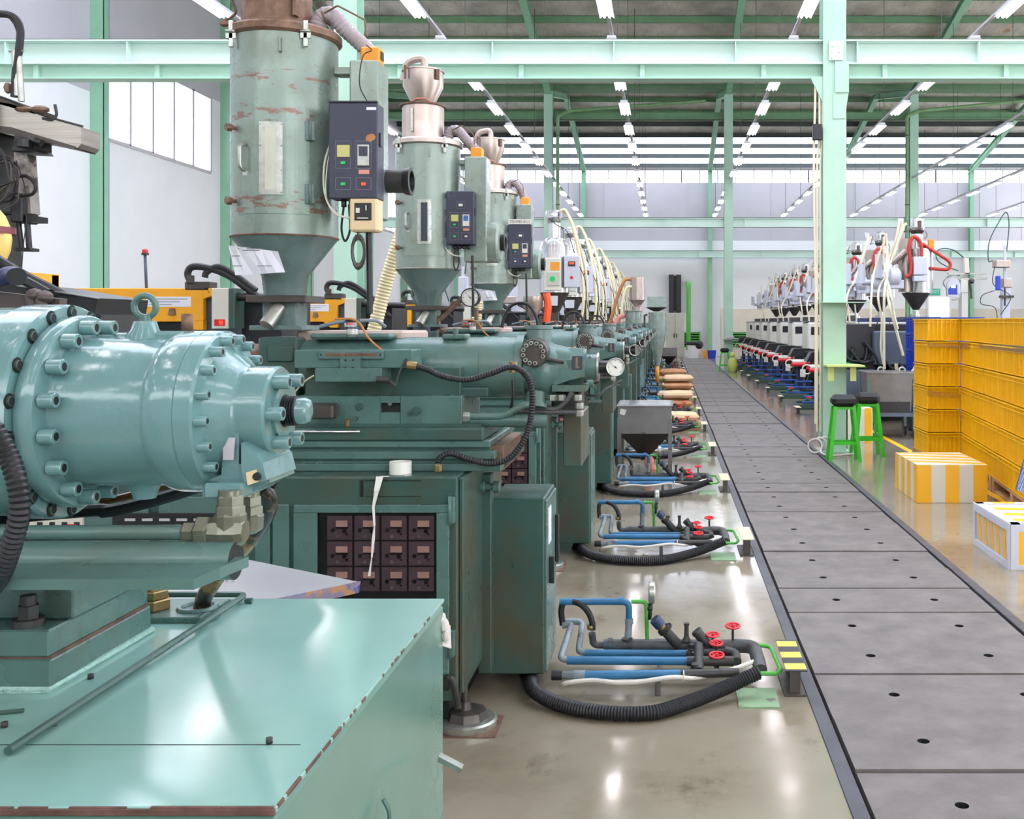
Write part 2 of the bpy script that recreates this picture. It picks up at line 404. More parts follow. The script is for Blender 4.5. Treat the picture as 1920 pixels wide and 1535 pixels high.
# floor, left open where the slab trench runs
m=MB();m.box(XL,WL-.07,YF,YB,-.2,0);m.box(WR+.07,XR,YF,YB,-.2,0);m.box(WL-.07,WR+.07,44.75,YB,-.2,0);m.box(WL-.07,WR+.07,YF,44.75,-.2,-.13)
struct(m.build('floor',M['floor'],loc=(0,20,0)))
for nm,x0,x1 in (('trim_1',WL-.07,WL-.012),('trim_2',WR+.012,WR+.07)):
    m=MB();m.box(x0,x1,YF,44.75,-.13,.004,.003);struct(m.build(nm,M['steelfr'],loc=(x0,20,0)))
# slabs over the trench
S0,SP=3.615,.4955
proto=None
y0=S0-3*SP;k=0
n=0
yy=[S0+SP*i for i in range(-3,83)]
def slab():
    L=SP-.012;w=WR-WL-.012
    import bmesh
    bm=bmesh.new()
    # slab top with two round lifting holes
    def hole(cx): return [(cx+.024*math.cos(2*PI*i/12),L/2+.024*math.sin(2*PI*i/12)) for i in range(12)]
    m=MB();hx=(.975-WL,1.54-WL)
    cuts=[0,hx[0]-.05,hx[0]+.05,hx[1]-.05,hx[1]+.05,w]
    T=.0;
    def q(a,b,c,d): m.add([(a,b,T),(c,b,T),(c,d,T),(a,d,T)],[(0,1,2,3)])
    for i in (0,2,4): q(cuts[i],0,cuts[i+1],L)
    for cx in hx:
        a,b=cx-.05,cx+.05;q(a,0,b,L/2-.05);q(a,L/2+.05,b,L)
        sq=[(cx+.05*s_,L/2+.05*t_) for s_,t_ in ((1,0),(1,.5),(1,1),(.5,1),(0,1),(-.5,1),(-1,1),(-1,.5),(-1,0),(-1,-.5),(-1,-1),(-.5,-1),(0,-1),(.5,-1),(1,-1),(1,-.5))]
        ci=[(cx+.024*math.cos(2*PI*i/16),L/2+.024*math.sin(2*PI*i/16)) for i in range(16)]
        vs=[(x,y,T) for x,y in sq]+[(x,y,T) for x,y in ci]+[(x,y,T-.07) for x,y in ci]
        fs=[(i,(i+1)%16,16+(i+1)%16,16+i) for i in range(16)]
        m.add(vs,fs);m.m=1;m.add(vs,[(16+i,16+(i+1)%16,32+(i+1)%16,32+i) for i in range(16)]+[tuple(range(32,48))]);m.m=0
    m.add([(0,0,T),(w,0,T),(w,L,T),(0,L,T),(-.0,0,-.1),(w,0,-.1),(w,L,-.1),(0,L,-.1)],[(4,5,1,0),(5,6,2,1),(6,7,3,2),(7,4,0,3),(7,6,5,4)])
    return m.build('concrete_slab',[M['slab'],M['hole']],loc=(0,0,0))
sl=slab()
names=[]
for i,y in enumerate(yy):
    o=sl if i==0 else sl.copy()
    if i: COL.objects.link(o)
    o.location=(WL+.006+random.uniform(-.003,.003),y+.006,random.choice((-.004,-.001,0,.002,.004)));o.rotation_euler=(random.uniform(-.004,.004),0,random.uniform(-.003,.003))
    j=i-1
    tag(o,f'grey concrete trench cover slab with two holes, {ordn(i+1)} along the walkway from the near end','concrete slab','concrete slabs of the walkway')
# ---- walls
wz=(5.38,7.26)
m=MB();m.m=0
m.box(XL-.2,XL,YF,YB,0,5.38);m.m=1;m.box(XL-.2,XL,YF,YB,7.26,9.78);m.box(XL-.2,XL,YF,20.75,9.78,12);m.box(XL-.2,XL,25.55,YB,9.78,12);m.box(XL-.001,XL+.004,YF,20.2,6.2,12);m.m=0  # last thin grey sheet paints the shadow high on the near wall
bays=[(-2.85+5.9*i,1.95+5.9*i) for i in range(2)]+[(20.75+5.9*i,25.55+5.9*i) for i in range(4)]
prev=YF
for a,b in bays: m.box(XL-.2,XL,prev,a,5.38,7.26);prev=b
m.box(XL-.2,XL,prev,YB,5.38,7.26)
wl=struct(m.build('wall_left',[M['wallw'],M['wallg']],loc=(XL,20,0)))
for i,(a,b) in enumerate(bays):
    m=MB();n5=5
    m.box(XL-.12,XL+.02,a,b,5.33,5.40);m.box(XL-.12,XL+.02,a,b,7.22,7.28)
    for k in range(n5+1):
        y=a+(b-a)*k/n5;m.box(XL-.1,XL+.02,y-.04,y+.04,5.38,7.26)
    o=struct(m.build('window_%d'%(i+21),M['winf'],loc=(XL,(a+b)/2,5.3)))
    m=MB();m.box(XL-.075,XL-.065,a,b,5.4,7.22);m.build('pane',M['clear'],o)
m=MB()
for k in range(6): y=20.75+.96*k;m.box(XL-.1,XL+.02,y-.03,y+.03,9.78,11.3)
m.box(XL-.1,XL+.02,20.75,25.55,9.74,9.80);o=struct(m.build('window_31',M['winf'],loc=(XL,23,9.8)));MB().box(XL-.075,XL-.065,20.75,25.55,9.8,12).build('pane',M['clear'],o)
m=MB()
m.box(XL,XR,YB,YB+.2,0,5.5);m.m=1;m.box(XL,XR,YB,YB+.2,5.5,8.25);m.m=0;m.box(XL,XR,YB,YB+.2,8.92,9.2)
m.m=2;m.box(2.6,XR,YB-.03,YB,0,2.25)
for x in range(-11,19,2):
    m.m=1;m.box(x-.02,x+.02,YB-.02,YB,5.5,8.25)
    if x<0 or 1: m.m=0;m.box(x-.008,x+.008,YB-.008,YB,0 if x<2 else 2.25,5.5)
struct(m.build('wall_back',[M['wallw'],M['wallg'],M['wallc']],loc=(3,YB,0)))
i=5;x=XL
while x<XR-.1:
    x1=min(x+6.1,XR);m=MB()
    m.box(x,x1,YB+.02,YB+.12,8.22,8.29);m.box(x,x1,YB+.02,YB+.12,8.88,8.95)
    m.box(x,x1,YB+.05,YB+.08,8.50,8.53);m.box(x,x1,YB+.05,YB+.08,8.70,8.72)
    for k in range(8):
        xx=x+(x1-x)*k/7;m.box(xx-.025,xx+.025,YB+.04,YB+.1,8.25,8.92)
    o=struct(m.build('window_%d'%i,M['winf'],loc=((x+x1)/2,YB,8.2)));i+=1
    m=MB();m.box(x,x1,YB+.06,YB+.066,8.28,8.9);m.build('pane',M['clear'],o)
    x=x1
# unseen near end and right walls, window bands and gates added to shape light
m=MB();m.box(XL,-6,YF-.2,YF,0,5.2);m.box(-6,-1,YF-.2,YF,0,5.2);m.box(-1,XR,YF-.2,YF,0,5.2) if False else m.box(-1,3,YF-.2,YF,0,5.2);m.box(3,9,YF-.2,YF,4.2,5.2);m.box(9,XR,YF-.2,YF,0,5.2);m.box(XL,XR,YF-.2,YF,7.2,8.2)
struct(m.build('wall_front',M['wallw'],loc=(3,YF,0)))
m=MB();m.box(XR,XR+.2,YF,YB,7.4,12);m.box(XR,XR+.2,YF,2,0,5.2);m.box(XR,XR+.2,2,9,4.2,5.2);m.box(XR,XR+.2,9,22,0,5.2);m.box(XR,XR+.2,22,30,4.2,5.2);m.box(XR,XR+.2,30,YB,0,5.2)
for y in range(-7,49,6): m.box(XR,XR+.2,y-.2,y+.2,5.2,7.4)
struct(m.build('wall_right',M['wallw'],loc=(XR,20,0)))
# ---- roof of four slopes with rafters and purlins
prof=[(-7,8.0),(4.6,10.8),(12.6,9.6),(23.3,11.74),(33.9,9.6),(39.95,10.81),(48.6,9.1)]
def rz(y):
    for (a,za),(b,zb) in zip(prof,prof[1:]):
        if a<=y<=b: return za+(zb-za)*(y-a)/(b-a)
    return 9
ce=MB()
sky=[(44.9,48.3),(5.5,11.0),(13.5,18.5)]  # the two nearer strips are unseen, added to bring in more light
cuts=sorted({p[0] for p in prof}|{v for s_ in sky for v in s_})
ce2=MB()
for a,b in zip(cuts,cuts[1:]):
    t=ce2 if any(s0<=a and b<=s1 for s0,s1 in sky) else ce
    za,zb=rz(a),rz(b);th=.01 if t is ce2 else .06
    t.add([(XL-.2,a,za),(XR,a,za),(XR,b,zb),(XL-.2,b,zb),(XL-.2,a,za+th),(XR,a,za+th),(XR,b,zb+th),(XL-.2,b,zb+th)],[(0,1,2,3),(7,6,5,4),(0,4,5,1),(1,5,6,2),(2,6,7,3),(3,7,4,0)])
ceil=struct(ce.build('ceiling',M['foil'],loc=(3,20,9.5)))
ce2.build('translucent_sheet',M['skyl'],ceil)
for y0_,y1_ in ((12.6,33.9),(33.9,48.5)):
    y=y0_+.6
    while y<y1_-.1:
        z=rz(y);dk=y>42
        pm=MB();pm.box(XL,XR,y-.04,y+.04,z-.2,z-.015);pm.build('purlin',M['purlind'] if dk else M['purlin'],ceil);y+=1.25
COLX=[-10.0,-3.95,2.065,8.25,14.5]
for x in COLX:
    for (a,za),(b,zb) in zip(prof[2:],prof[3:]):
        m=MB();w=.1
        for ww,z0,z1 in ((.10,-.24,-.22),(.012,-.42,-.24),(.10,-.44,-.42)):
            m.add([(x-ww,a,za+z0),(x+ww,a,za+z0),(x+ww,b,zb+z0),(x-ww,b,zb+z0),(x-ww,a,za+z1),(x+ww,a,za+z1),(x+ww,b,zb+z1),(x-ww,b,zb+z1)],[(3,2,1,0),(4,5,6,7),(0,1,5,4),(1,2,6,5),(2,3,7,6),(3,0,4,7)])
        m.build('rafter',M['coldk'],ceil)
# ---- steel columns and cross girders
def hcol(m,x,y,z0,z1,w=.285,d=.30,t=.014):
    m.box(x-w/2,x+w/2,y-d/2,y-d/2+t,z0,z1);m.box(x-w/2,x+w/2,y+d/2-t,y+d/2,z0,z1);m.box(x-t/2,x+t/2,y-d/2+t,y+d/2-t,z0,z1)
def girder(name,y,zt,x0,x1,label,st=1.5,off=0,two=True):
    g=thing(name,((x0+x1)/2,y,zt-.5),label,'steel girder')
    m=MB()
    m.box(x0,x1,y-.13,y+.13,zt-.018,zt);m.box(x0,x1,y-.13,y+.13,zt-.30,zt-.285);m.box(x0,x1,y-.008,y+.008,zt-.285,zt-.018)
    x=x0+off
    while x<x1: m.box(x-.006,x+.006,y-.12,y-.008,zt-.285,zt-.018);x+=st
    m.build('upper_beam',M['beam'],g)
    m=MB();m.box(x0,x1,y-.03,y+.03,zt,zt+.035);m.build('crane_rail',M['steel_dk'],g)
    if two:
        m=MB();m.box(x0,x1,y-.02,y-.008,zt-.46,zt-.30);m.box(x0,x1,y-.10,y+.1,zt-.475,zt-.46)
        x=x0+off+.35
        while x<x1: m.box(x-.03,x+.03,y-.075,y-.02,zt-.46,zt-.30);x+=st
        m.build('lower_beam',M['beam2'],g)
    return g
girder('crane_girder',12.6,5.08,XL,XR,'pale mint steel crane girder crossing the whole hall nearest the camera',1.5,.35)
girder('crane_girder',33.9,5.07,XL,XR,'pale mint steel girder crossing the middle of the hall above the dryers',2.7,.6,False)
girder('crane_girder',48.1,4.97,XL,XR,'slim mint steel girder running along the far white wall',3.0,1,False)
def column(x,y,zt,label,haunch=False,thin=False,dark=False):
    c=thing('steel_column',(x,y,0),label,'steel column');mt=M['coldk'] if dark else M['col']
    m=MB();hcol(m,x,y,.0,zt,w=.2 if thin else .285);m.build('column_shaft',mt,c)
    if not thin:
        m=MB();m.box(x-.19,x+.19,y-.2,y+.2,0,.018);m.build('base_plate',mt,c)
    if haunch:
        m=MB();y0=y-.155
        m.prism([(x+.0,y0-.02,4.80),(x+.17,y0-.02,4.80),(x+.17,y0-.02,4.42),(x+.0,y0-.02,4.42)],(0,.04,0))
        m.prism([(x-.02,y0-.005,4.42),(x+.17,y0-.005,4.42),(x+.12,y0-.005,4.1),(x-.02,y0-.005,4.1)],(0,.02,0))
        m.prism([(x-.142,y0+.02,4.62),(x-.30,y0+.02,4.62),(x-.142,y0+.02,4.3)],(0,.02,0))
        m.build('haunch',mt,c)
    return c
c1=column(2.065,12.6,9.4,'mint green steel column beside the green stools at the walkway edge',True)
m=MB();m.prism([(1.99,12.42,5.05),(2.165,12.42,5.05),(2.165,12.42,4.81),(1.99,12.42,4.81)],(0,.012,0))
for i in range(3):
    for j in (0,1): m.cyl((2.03+.085*j,12.42,4.99-.075*i),(2.03+.085*j,12.405,4.99-.075*i),.016,n=6)
m.build('splice_plate',M['beam'],c1)
m=MB();a=W(1542,686,12.4);b=W(1612,680,12.4);m.box(a.x+.02,b.x,12.1,12.5,a.z-.0,a.z+.02);m.box(a.x+.03,a.x+.10,12.15,12.18,a.z-.17,a.z);m.box(b.x-.16,b.x-.09,12.15,12.18,a.z-.17,a.z);m.build('shelf',mat('pale_yellow_green',(204,220,130),.45,var=.05),c1)
m=MB();a=W(1537,567,12.35);b=W(1628,571,12.35);m.box(a.x,b.x,12.2,12.45,a.z-.005,a.z+.005)
m.build('bracket_bar',M['col'],c1)
m=MB();p=[W(1590,570,12.3),W(1585,604,12.3),W(1606,604,12.3),W(1602,570,12.3)];m.pipe(p,.012);m.build('hanging_bracket',M['silver'],c1)
column(-3.95,12.6,9.4,'mint green steel column behind the nearest dryer')
column(8.25,12.6,9.4,'mint green steel column beyond the right edge')
for x,l in ((-10,'mint green column of the middle frame by the left wall'),(-3.95,'tall mint column with a rain pipe behind the stainless dryers'),(2.065,'slender mint green column at the far end of the walkway'),(8.25,'mint green column rising behind the big dryer with red hoses'),(14.5,'mint green column of the middle frame beyond the right edge')):
    column(x,33.9,9.2,l,dark=False)
for x in COLX:
    column(x,48.25,9.0,{-10:'slim green column on the far wall, at the left corner',-3.95:'slim green column on the far wall behind the hoppers',2.065:'slim green column on the far wall beside the blue bin',8.25:'slim green column on the far wall behind the near column',14.5:'slim green column on the far wall at the right'}[x if x!=-10.0 else -10],thin=True,dark=True)
for i,y in enumerate((8.7,14.6,20.3,26.2,32.1,38,43.9)):
    c=thing('wall_column',(XL+.14,y,0),f'green steel column against the left wall, {ordn(i+1)} from the camera','steel column')
    m=MB();m.box(XL,XL+.28,y-.1,y-.09,0,rz(y)-.2);m.box(XL,XL+.28,y+.09,y+.1,0,rz(y)-.2);m.box(XL+.13,XL+.145,y-.09,y+.09,0,rz(y)-.2);m.box(XL+.265,XL+.28,y-.1,y+.1,0,rz(y)-.2);m.build('column_shaft',M['coldk'],c)
# tie beam and rain pipes of the middle frame
m=MB();m.box(XL,XR,34.1,34.2,8.42,8.66);m.box(XL,XR,34.0,34.3,8.42,8.44);tag(m.build('tie_beam',M['purlin'],loc=(3,34.1,8.5)),'green horizontal tie beam high across the middle of the hall','steel beam')
for x0,x1,z1,l in ((-3.62,1.3,8.95,'green rain pipe beside the far left column bending right under the roof'),(7.98,13.5,9.1,'green rain pipe beside the right column bending right under the roof')):
    g=thing('rain_pipe',(x0,33.66,0),l,'pipe')
    m=MB();m.pipe([(x0,33.66,.1),(x0,33.66,8.45),(x0+.4,33.66,8.62),(x1,33.66,z1)],.058,n=10);m.build('pipe_run',mat('moss_green_pipe',(122,158,112),.5,var=.1),g)
    for z in (3,5.5,7.8): MB().torus((x0,33.66,z),(0,0,1),.065,.014,12,6).build('clamp',M['steel_dk'],g)
# conduits and box on the near column
for i,(px,t) in enumerate(((1525,210),(1531,150),(1537,150))):
    x=W(px,600,12.55).x
    m=MB();top=W(px,t,12.5).z
    if i==0: m.tube([(x+.02,12.5,.35),(x+.02,12.5,2.0),(x,12.5,3.2),(x,12.5,3.7),(x+.01,12.5,4.1),(x+.02,12.5,4.58)],.014,n=8)
    else: m.pipe([(x,12.5,.25),(x,12.5,3.6),(x+.03,12.5,3.9),(x+.03,12.5,4.58)],.014,n=8)
    tag(m.build('conduit_pipe',M['cream'],loc=(x,12.5,0)),('white cable conduit on the near column, '+['outermost','middle','innermost'][i]+' of the three'),'conduit','cable conduits on the near column')
m=MB();a=W(1524,232,12.4);b=W(1542,262,12.4);m.box(a.x,b.x,12.40,12.47,b.z,a.z,.008);tag(m.build('junction_box',M['blackm'],loc=tuple(a)),'small black box high on the left of the near column','junction box')
m=MB()
for k in range(3):
    c=G(1540+k*5,848,.05);m.torus((c.x-.04+.03*k,12.3+.02*k,.10+.02*k),(.3,1,.3*k-.3),.085-.01*k,.014,18,6)
m.tube([(1.90,12.35,.1),(1.86,12.2,.03),(1.95,12.0,.02),(2.15,12.1,.02),(2.3,12.2,.02)],.014,n=6)
tag(m.build('cable_coil',mat('dirty_white_cable',(200,194,188),.5),loc=(1.93,12.3,0)),'dirty white cable coil on the floor at the near column base','cable')
# ---- hanging rows of fluorescent lights
DZ=4.7;ROWS=[-6.8,-3.78,-.92,2.12,5.15,8.2,11.2,14.3]
ROWN=['leftmost row','second row from the left','row above the dryers left of the walkway','row right of the walkway','fifth row from the left','sixth row from the left','seventh row from the left','rightmost row']
YL=[12.6+2.45*i for i in range(-7,14) if i!=0]
def lamp():
    t=thing('ceiling_light',(0,0,0),'x','ceiling light')
    m=MB();m.box(-.075,.075,-.63,.63,.03,.075,.008);m.add([(-.075,-.62,.035),(.075,-.62,.035),(.12,-.62,.0),(-.12,-.62,.0)],[(0,1,2,3)]);m.prism([(-.12,-.63,0),(-.06,-.63,.04),(-.055,-.63,.04),(-.11,-.63,-.004)],(0,1.26,0));m.prism([(.12,-.63,0),(.06,-.63,.04),(.055,-.63,.04),(.11,-.63,-.004)],(0,1.26,0))
    m.build('housing',M['white'],t)
    for sx in (-.04,.04):
        m=MB();m.cyl((sx,-.6,.01),(sx,.6,.01),.017,n=6);m.build('tube',M['tube'],t)
    return t
lp=lamp();reindex();first=True
for r,x in enumerate(ROWS):
    g=thing('light_rail',(x,28,H+DZ),f'thin grey hanging rail carrying fluorescent lights, {ROWN[r]}','light rail','rails of the hanging lights')
    m=MB();m.box(x-.03,x+.03,-5.5,45.4,H+DZ+.1,H+DZ+.14);m.build('rail',M['winf'],g)
    for y in range(14,46,5): MB().cyl((x,y,H+DZ+.13),(x,y,rz(y)-.02),.008,n=5).build('hanger_rod',M['steel_dk'],g,fix=False)
    for i,y in enumerate(YL):
        l=f'{ordn(i+1)} fluorescent light from the near end, {ROWN[r]}'
        o=clone(lp,(x,y,H+DZ),l,'hanging fluorescent lights')
bpy.data.batch_remove(ids=CH.get(lp,[])+[lp])
# ---- far wall furniture
m=MB();a=G(1250,668);g=thing('tall_cabinet',tuple(W(1250,668,46.5)),'tall light grey electrical cabinet by the far wall left of the walkway end','cabinet')
a=W(1249,587,45.6);b=W(1283,668,45.6);m.box(a.x,b.x,45.6,46.4,0,a.z,.01);m.build('body',M['greyc'],g)
for k in (0,1):
    x0=a.x+.02+(b.x-a.x)*.5*k;m=MB();m.box(x0,x0+(b.x-a.x)*.5-.04,45.58,45.6,.1,a.z-.05,.004);d=m.build('door',M['greyc'],g)
    m=MB();m.box(x0+(.32 if k==0 else .03),x0+(.36 if k==0 else .07),45.56,45.58,.9,1.1);m.build('handle',M['blackm'],d)
a=W(1254,515,48.2);b=W(1277,586,48.2);m=MB();m.box(a.x,a.x+.24,48.0,48.45,b.z,a.z,.02);m.box(b.x-.24,b.x,48.0,48.45,b.z,a.z,.02);m.box(a.x+.2,b.x-.2,48.2,48.4,b.z+.1,a.z-.05);tag(m.build('duct_panel',M['blackm'],loc=tuple(a)),'tall black ribbed wall panel above the grey cabinet on the far wall','wall panel')
p=W(1291,640,47.8);m=MB();m.pipe([(p.x,47.8,.3),(p.x,47.8,W(0,530,47.8).z),(p.x,48.48,W(0,530,47.8).z)],.11);tag(m.build('vertical_pipe',M['green'],loc=tuple(p)),'bright green vertical pipe against the far wall','pipe')
p=G(1300,669);g=thing('waste_drum',(p.x,45.2,0),'white drum with a black bag over its rim by the far wall','drum')
m=MB();m.lathe((p.x,45.2,0),(0,0,1),[(0,.27),(.62,.31)]);m.build('body',M['white'],g);m=MB();m.torus((p.x,45.2,.66),(0,0,1),.31,.08,20,8);m.sphere((p.x+.2,45.0,.6),.2,10);m.build('bag',M['black'],g)
for px,c,l in ((1325,'bluec','blue plastic bin on the floor at the far wall'),(1314,'orange','small orange bin beside the blue bin at the far wall')):
    p=G(px,668);m=MB();qx=p.x+(.12 if px==1325 else .12);wd=.4 if px==1325 else .2;m.frust((qx,44.98,0),wd*.8,.3,(qx,44.98,.36),wd,.36);tag(m.build('bin',M[c],loc=(p.x,45.1,0)),l,'bin')
for x0,x1,l in ((.8,1.6,'green louvered vent low in the far wall behind the drum'),(2.95,5.0,'green louvered vent low in the far wall right of the walkway')):
    g=thing('louver_vent',((x0+x1)/2,48.44,.4),l,'vent')
    m=MB();m.box(x0,x1,48.40,48.46,.42,1.12);m.build('backing',M['dark'],g);m=MB()
    for k in range(6): m.box(x0,x1,48.34,48.42,.45+.12*k,.50+.12*k)
    m.box(x0,x0+.06,48.33,48.42,.4,1.15);m.box(x1-.06,x1,48.33,48.42,.4,1.15);m.build('slats',M['green'],g)
p=W(1752,547,48.3);g=thing('exit_sign',tuple(p),'green EXIT sign on the far wall behind the big dryer','sign')
m=MB();m.box(p.x-.30,p.x+.30,48.38,48.45,p.z-.16,p.z+.16);m.build('panel',mat('exit_green',(40,160,130),.5,var=0,emit=.3),g)
text('EXIT',.24,M['white'],g,(p.x+.02,48.37,p.z))
a=W(1740,553,48.3);b=W(1784,588,48.3);o=struct(MB().box(a.x,b.x,48.40,48.49,0,a.z).build('door_1',M['white'],loc=(a.x,48.4,0)))
m=MB();m.box(a.x+.1,b.x-.1,48.38,48.40,.3,a.z-.1);m.build('pane',mat('daylit_door_glass',(250,250,255),.3,var=0,emit=1.2),o)  # pane given its own glow in place of daylight
# yellow line and dark area on the floor
m=MB();m.box(2.98,3.06,8,17,0.0005,.002);struct(m.build('trim_3',M['yel2'],loc=(3,12,0)))
# ------------------------------------------------------------------ small shared builders
def bolt_ring(m,c,ax,R,n,r,L,mh=None,ph=0,n6=10,skip=()):   # socket head bolts on a circle
    c=V(c);ax=V(ax).normalized();u=ax.orthogonal().normalized()
    if abs(ax.y)>.9: u=V((0,0,1))
    if abs(ax.x)>.9: u=V((0,0,1))
    w=ax.cross(u)
    for i in range(n):
        if i in skip: continue
        a=2*PI*i/n+ph;p=c+u*(R*math.cos(a))+w*(R*math.sin(a))
        m.m=0;m.lathe(p,ax,[(0,r),(L*.93,r),(L,r*.9),(L,r*.55)],n6,cap=False)
        m.m=1;m.lathe(p,ax,[(L,r*.55),(L*.5,r*.5)],6,cap=True)
    m.m=0
def bolts(parent,c,ax,R,n,r,L,ph,n6,mts,skip=(),name='bolt'):   # the same ring, every bolt a part of its own
    c=V(c);ax=V(ax).normalized();u=V((0,0,1));w=ax.cross(u)
    for i in range(n):
        if i in skip: continue
        a=2*PI*i/n+ph;p=c+u*(R*math.cos(a))+w*(R*math.sin(a));m=MB()
        m.lathe(p,ax,[(0,r),(L*.93,r),(L,r*.9),(L,r*.55)],n6,cap=False);m.m=1;m.lathe(p,ax,[(L,r*.55),(L*.5,r*.5)],6);m.build(name,mts,parent)
def gauge(parent,c,r,depth=.03,ang=None,name='pressure_gauge',case='silver',needle=2.2):
    # face looks toward the camera (-y)
    c=V(c);m=MB();m.lathe(c+V((0,depth,0)),(0,-1,0),[(0,r*.85),(depth*.3,r*1.02),(depth,r*1.04),(depth+.004,r),(depth+.003,r*.9)],28,cap=False);m.lathe(c+V((0,depth,0)),(0,-1,0),[(0,0.0001),(.0001,r*.85)],28,cap=False)
    g=m.build(name,M[case],parent)
    m=MB();m.lathe(c+V((0,.001,0)),(0,-1,0),[(0,r*.93),(.001,r*.93)],28);m.build('dial',M['dial'],g)
    m=MB()
    for i in range(25):
        a=-PI*.75+1.5*PI*i/24;l=.10 if i%4 else .18;d=V((math.sin(a),0,math.cos(a)));t=V((math.cos(a),0,-math.sin(a)))*r*.012*(1 if i%4 else 1.8)
        p=c+d*r*.84+V((0,-.0015,0));q=c+d*r*(.84-l)+V((0,-.0015,0));m.add([p-t,p+t,q+t,q-t],[(0,1,2,3)])
    d=V((math.sin(needle+PI),0,math.cos(needle+PI)));t=V((d.z,0,-d.x))*r*.03;o=V((0,-.003,0));m.prism([c-d*r*.25+t+o,c-d*r*.25-t+o,c+d*r*.78+o],(0,-.001,0));m.lathe(c,(0,-1,0),[(0,r*.09),(.005,r*.08)],12)
    m.build('needle',M['blackm'],g);return g
def hexnut(m,p,ax,r,L): m.lathe(p,ax,[(0,r*.92),(L*.12,r),(L*.88,r),(L,r*.92)],6,smooth=False)

# ------------------------------------------------------------------ the repeated machine of the left row (second in the row; the rest are copies)
MX=thing('injection_moulding_machine',(-2.2,4.4,0),'teal moulding machine with dark meter window and white tape roll on its cabinet top','moulding machine','teal moulding machines of the left row')
T,TD=M['teal'],M['teal_dk']
m=MB();m.box(-3.8,-.806,3.9,4.95,.14,1.005,.006);m.build('base_cabinet',TD,MX)
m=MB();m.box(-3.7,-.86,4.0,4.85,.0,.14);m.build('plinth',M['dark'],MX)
# front door with meter window
Y0=3.9
m=MB()
a=W(553,945,Y0);b=W(843,1262,Y0);wa=W(598,960,Y0);wb=W(820,1150,Y0)
m.box(a.x,b.x,Y0-.018,Y0,wa.z,a.z,.003);m.box(a.x,b.x,Y0-.018,Y0,b.z,wb.z,.003);m.box(a.x,wa.x,Y0-.018,Y0,wb.z,wa.z,.002);m.box(wb.x,b.x,Y0-.018,Y0,wb.z,wa.z,.002)
door=m.build('door',T,MX)
m=MB();m.box(wa.x-.005,wb.x+.005,Y0-.008,Y0-.004,wb.z-.005,wa.z+.005);m.build('window_backing',M['dark'],door)
m=MB();m.box(wa.x,wb.x,Y0-.0175,Y0-.0155,wb.z,wa.z);m.build('window_pane',M['smoke'],door)
mm=MB()
for i in range(4):
    for j in range(4):
        x0=wa.x+.035+.1045*i;z1=wa.z-.012-.0985*j
        if z1-.09<wb.z: continue
        mm.m=0;mm.box(x0,x0+.096,Y0-.010,Y0-.0085,z1-.092,z1);mm.m=1;mm.box(x0+.034,x0+.078,Y0-.0125,Y0-.010,z1-.042,z1-.018)
        mm.m=2;mm.box(x0+.032,x0+.080,Y0-.0122,Y0-.010,z1-.050,z1-.043)
        for dx,dz,r in ((.022,.055,.008),(.066,.058,.008),(.075,.070,.004)): mm.cyl((x0+dx,Y0-.010,z1-dz),(x0+dx,Y0-.0145,z1-dz),r,n=10)
        mm.m=3;mm.cyl((x0+.04,Y0-.010,z1-.078),(x0+.04,Y0-.0145,z1-.078),.007,n=10)
mm.build('meter_panel',[M['modul'],M['meterw'],M['blackm'],M['silver']],door)
m=MB()
for z in (.93,.42):
    x=W(848,0,Y0).x;m.box(x-.006,x+.012,Y0-.03,Y0-.0,z-.10,z,.002);m.cyl((x-.004,Y0-.028,z-.105),(x-.004,Y0-.028,z+.005),.007,n=8)
m.build('hinge',T,door)
m=MB()
for px in (511,): 
    a=W(480,945,Y0);b=W(544,1262,Y0);m.box(a.x,W(508,0,Y0).x,Y0-.014,Y0,b.z,a.z,.003);m.box(W(513,0,Y0).x,b.x,Y0-.014,Y0,b.z,a.z,.003)
for x0 in (-1.95,-2.32): m.box(x0,x0+.33,Y0-.014,Y0,.2,.93,.003)
m.build('side_panel',T,MX)
m=MB();a=W(675,900,Y0-.002);b=W(790,931,Y0-.002)
m.box(a.x,a.x+.012,Y0-.004,Y0,b.z,a.z);m.box(a.x+.02,b.x,Y0-.003,Y0,a.z-.003,a.z);m.box(a.x+.02,b.x,Y0-.003,Y0,b.z,b.z+.002);m.build('label_frame',M['blackm'],MX)
# control strip on the left part of the cabinet
m=MB();a=W(50,962,Y0);b=W(162,992,Y0);m.m=0;m.box(a.x,b.x,Y0-.03,Y0,b.z,a.z,.003);m.m=1
for k in range(4): m.box(a.x+.06+.047*k,a.x+.08+.047*k,Y0-.033,Y0-.03,b.z+.016,b.z+.034)
m.m=2;m.box(b.x-.055,b.x-.02,Y0-.036,Y0-.03,b.z+.012,b.z+.026);m.build('switch_strip',[M['offw'],M['blackm'],M['red']],MX)
m=MB();a=W(215,960,Y0);b=W(408,1005,Y0);m.m=0;m.box(a.x,b.x,Y0-.02,Y0,b.z,a.z,.003);m.m=1
for k in range(5): m.box(a.x+.05+.066*k,a.x+.09+.066*k,Y0-.022,Y0-.02,a.z-.03,a.z-.02)
m.build('display_strip',[M['blackm'],M['winf']],MX)
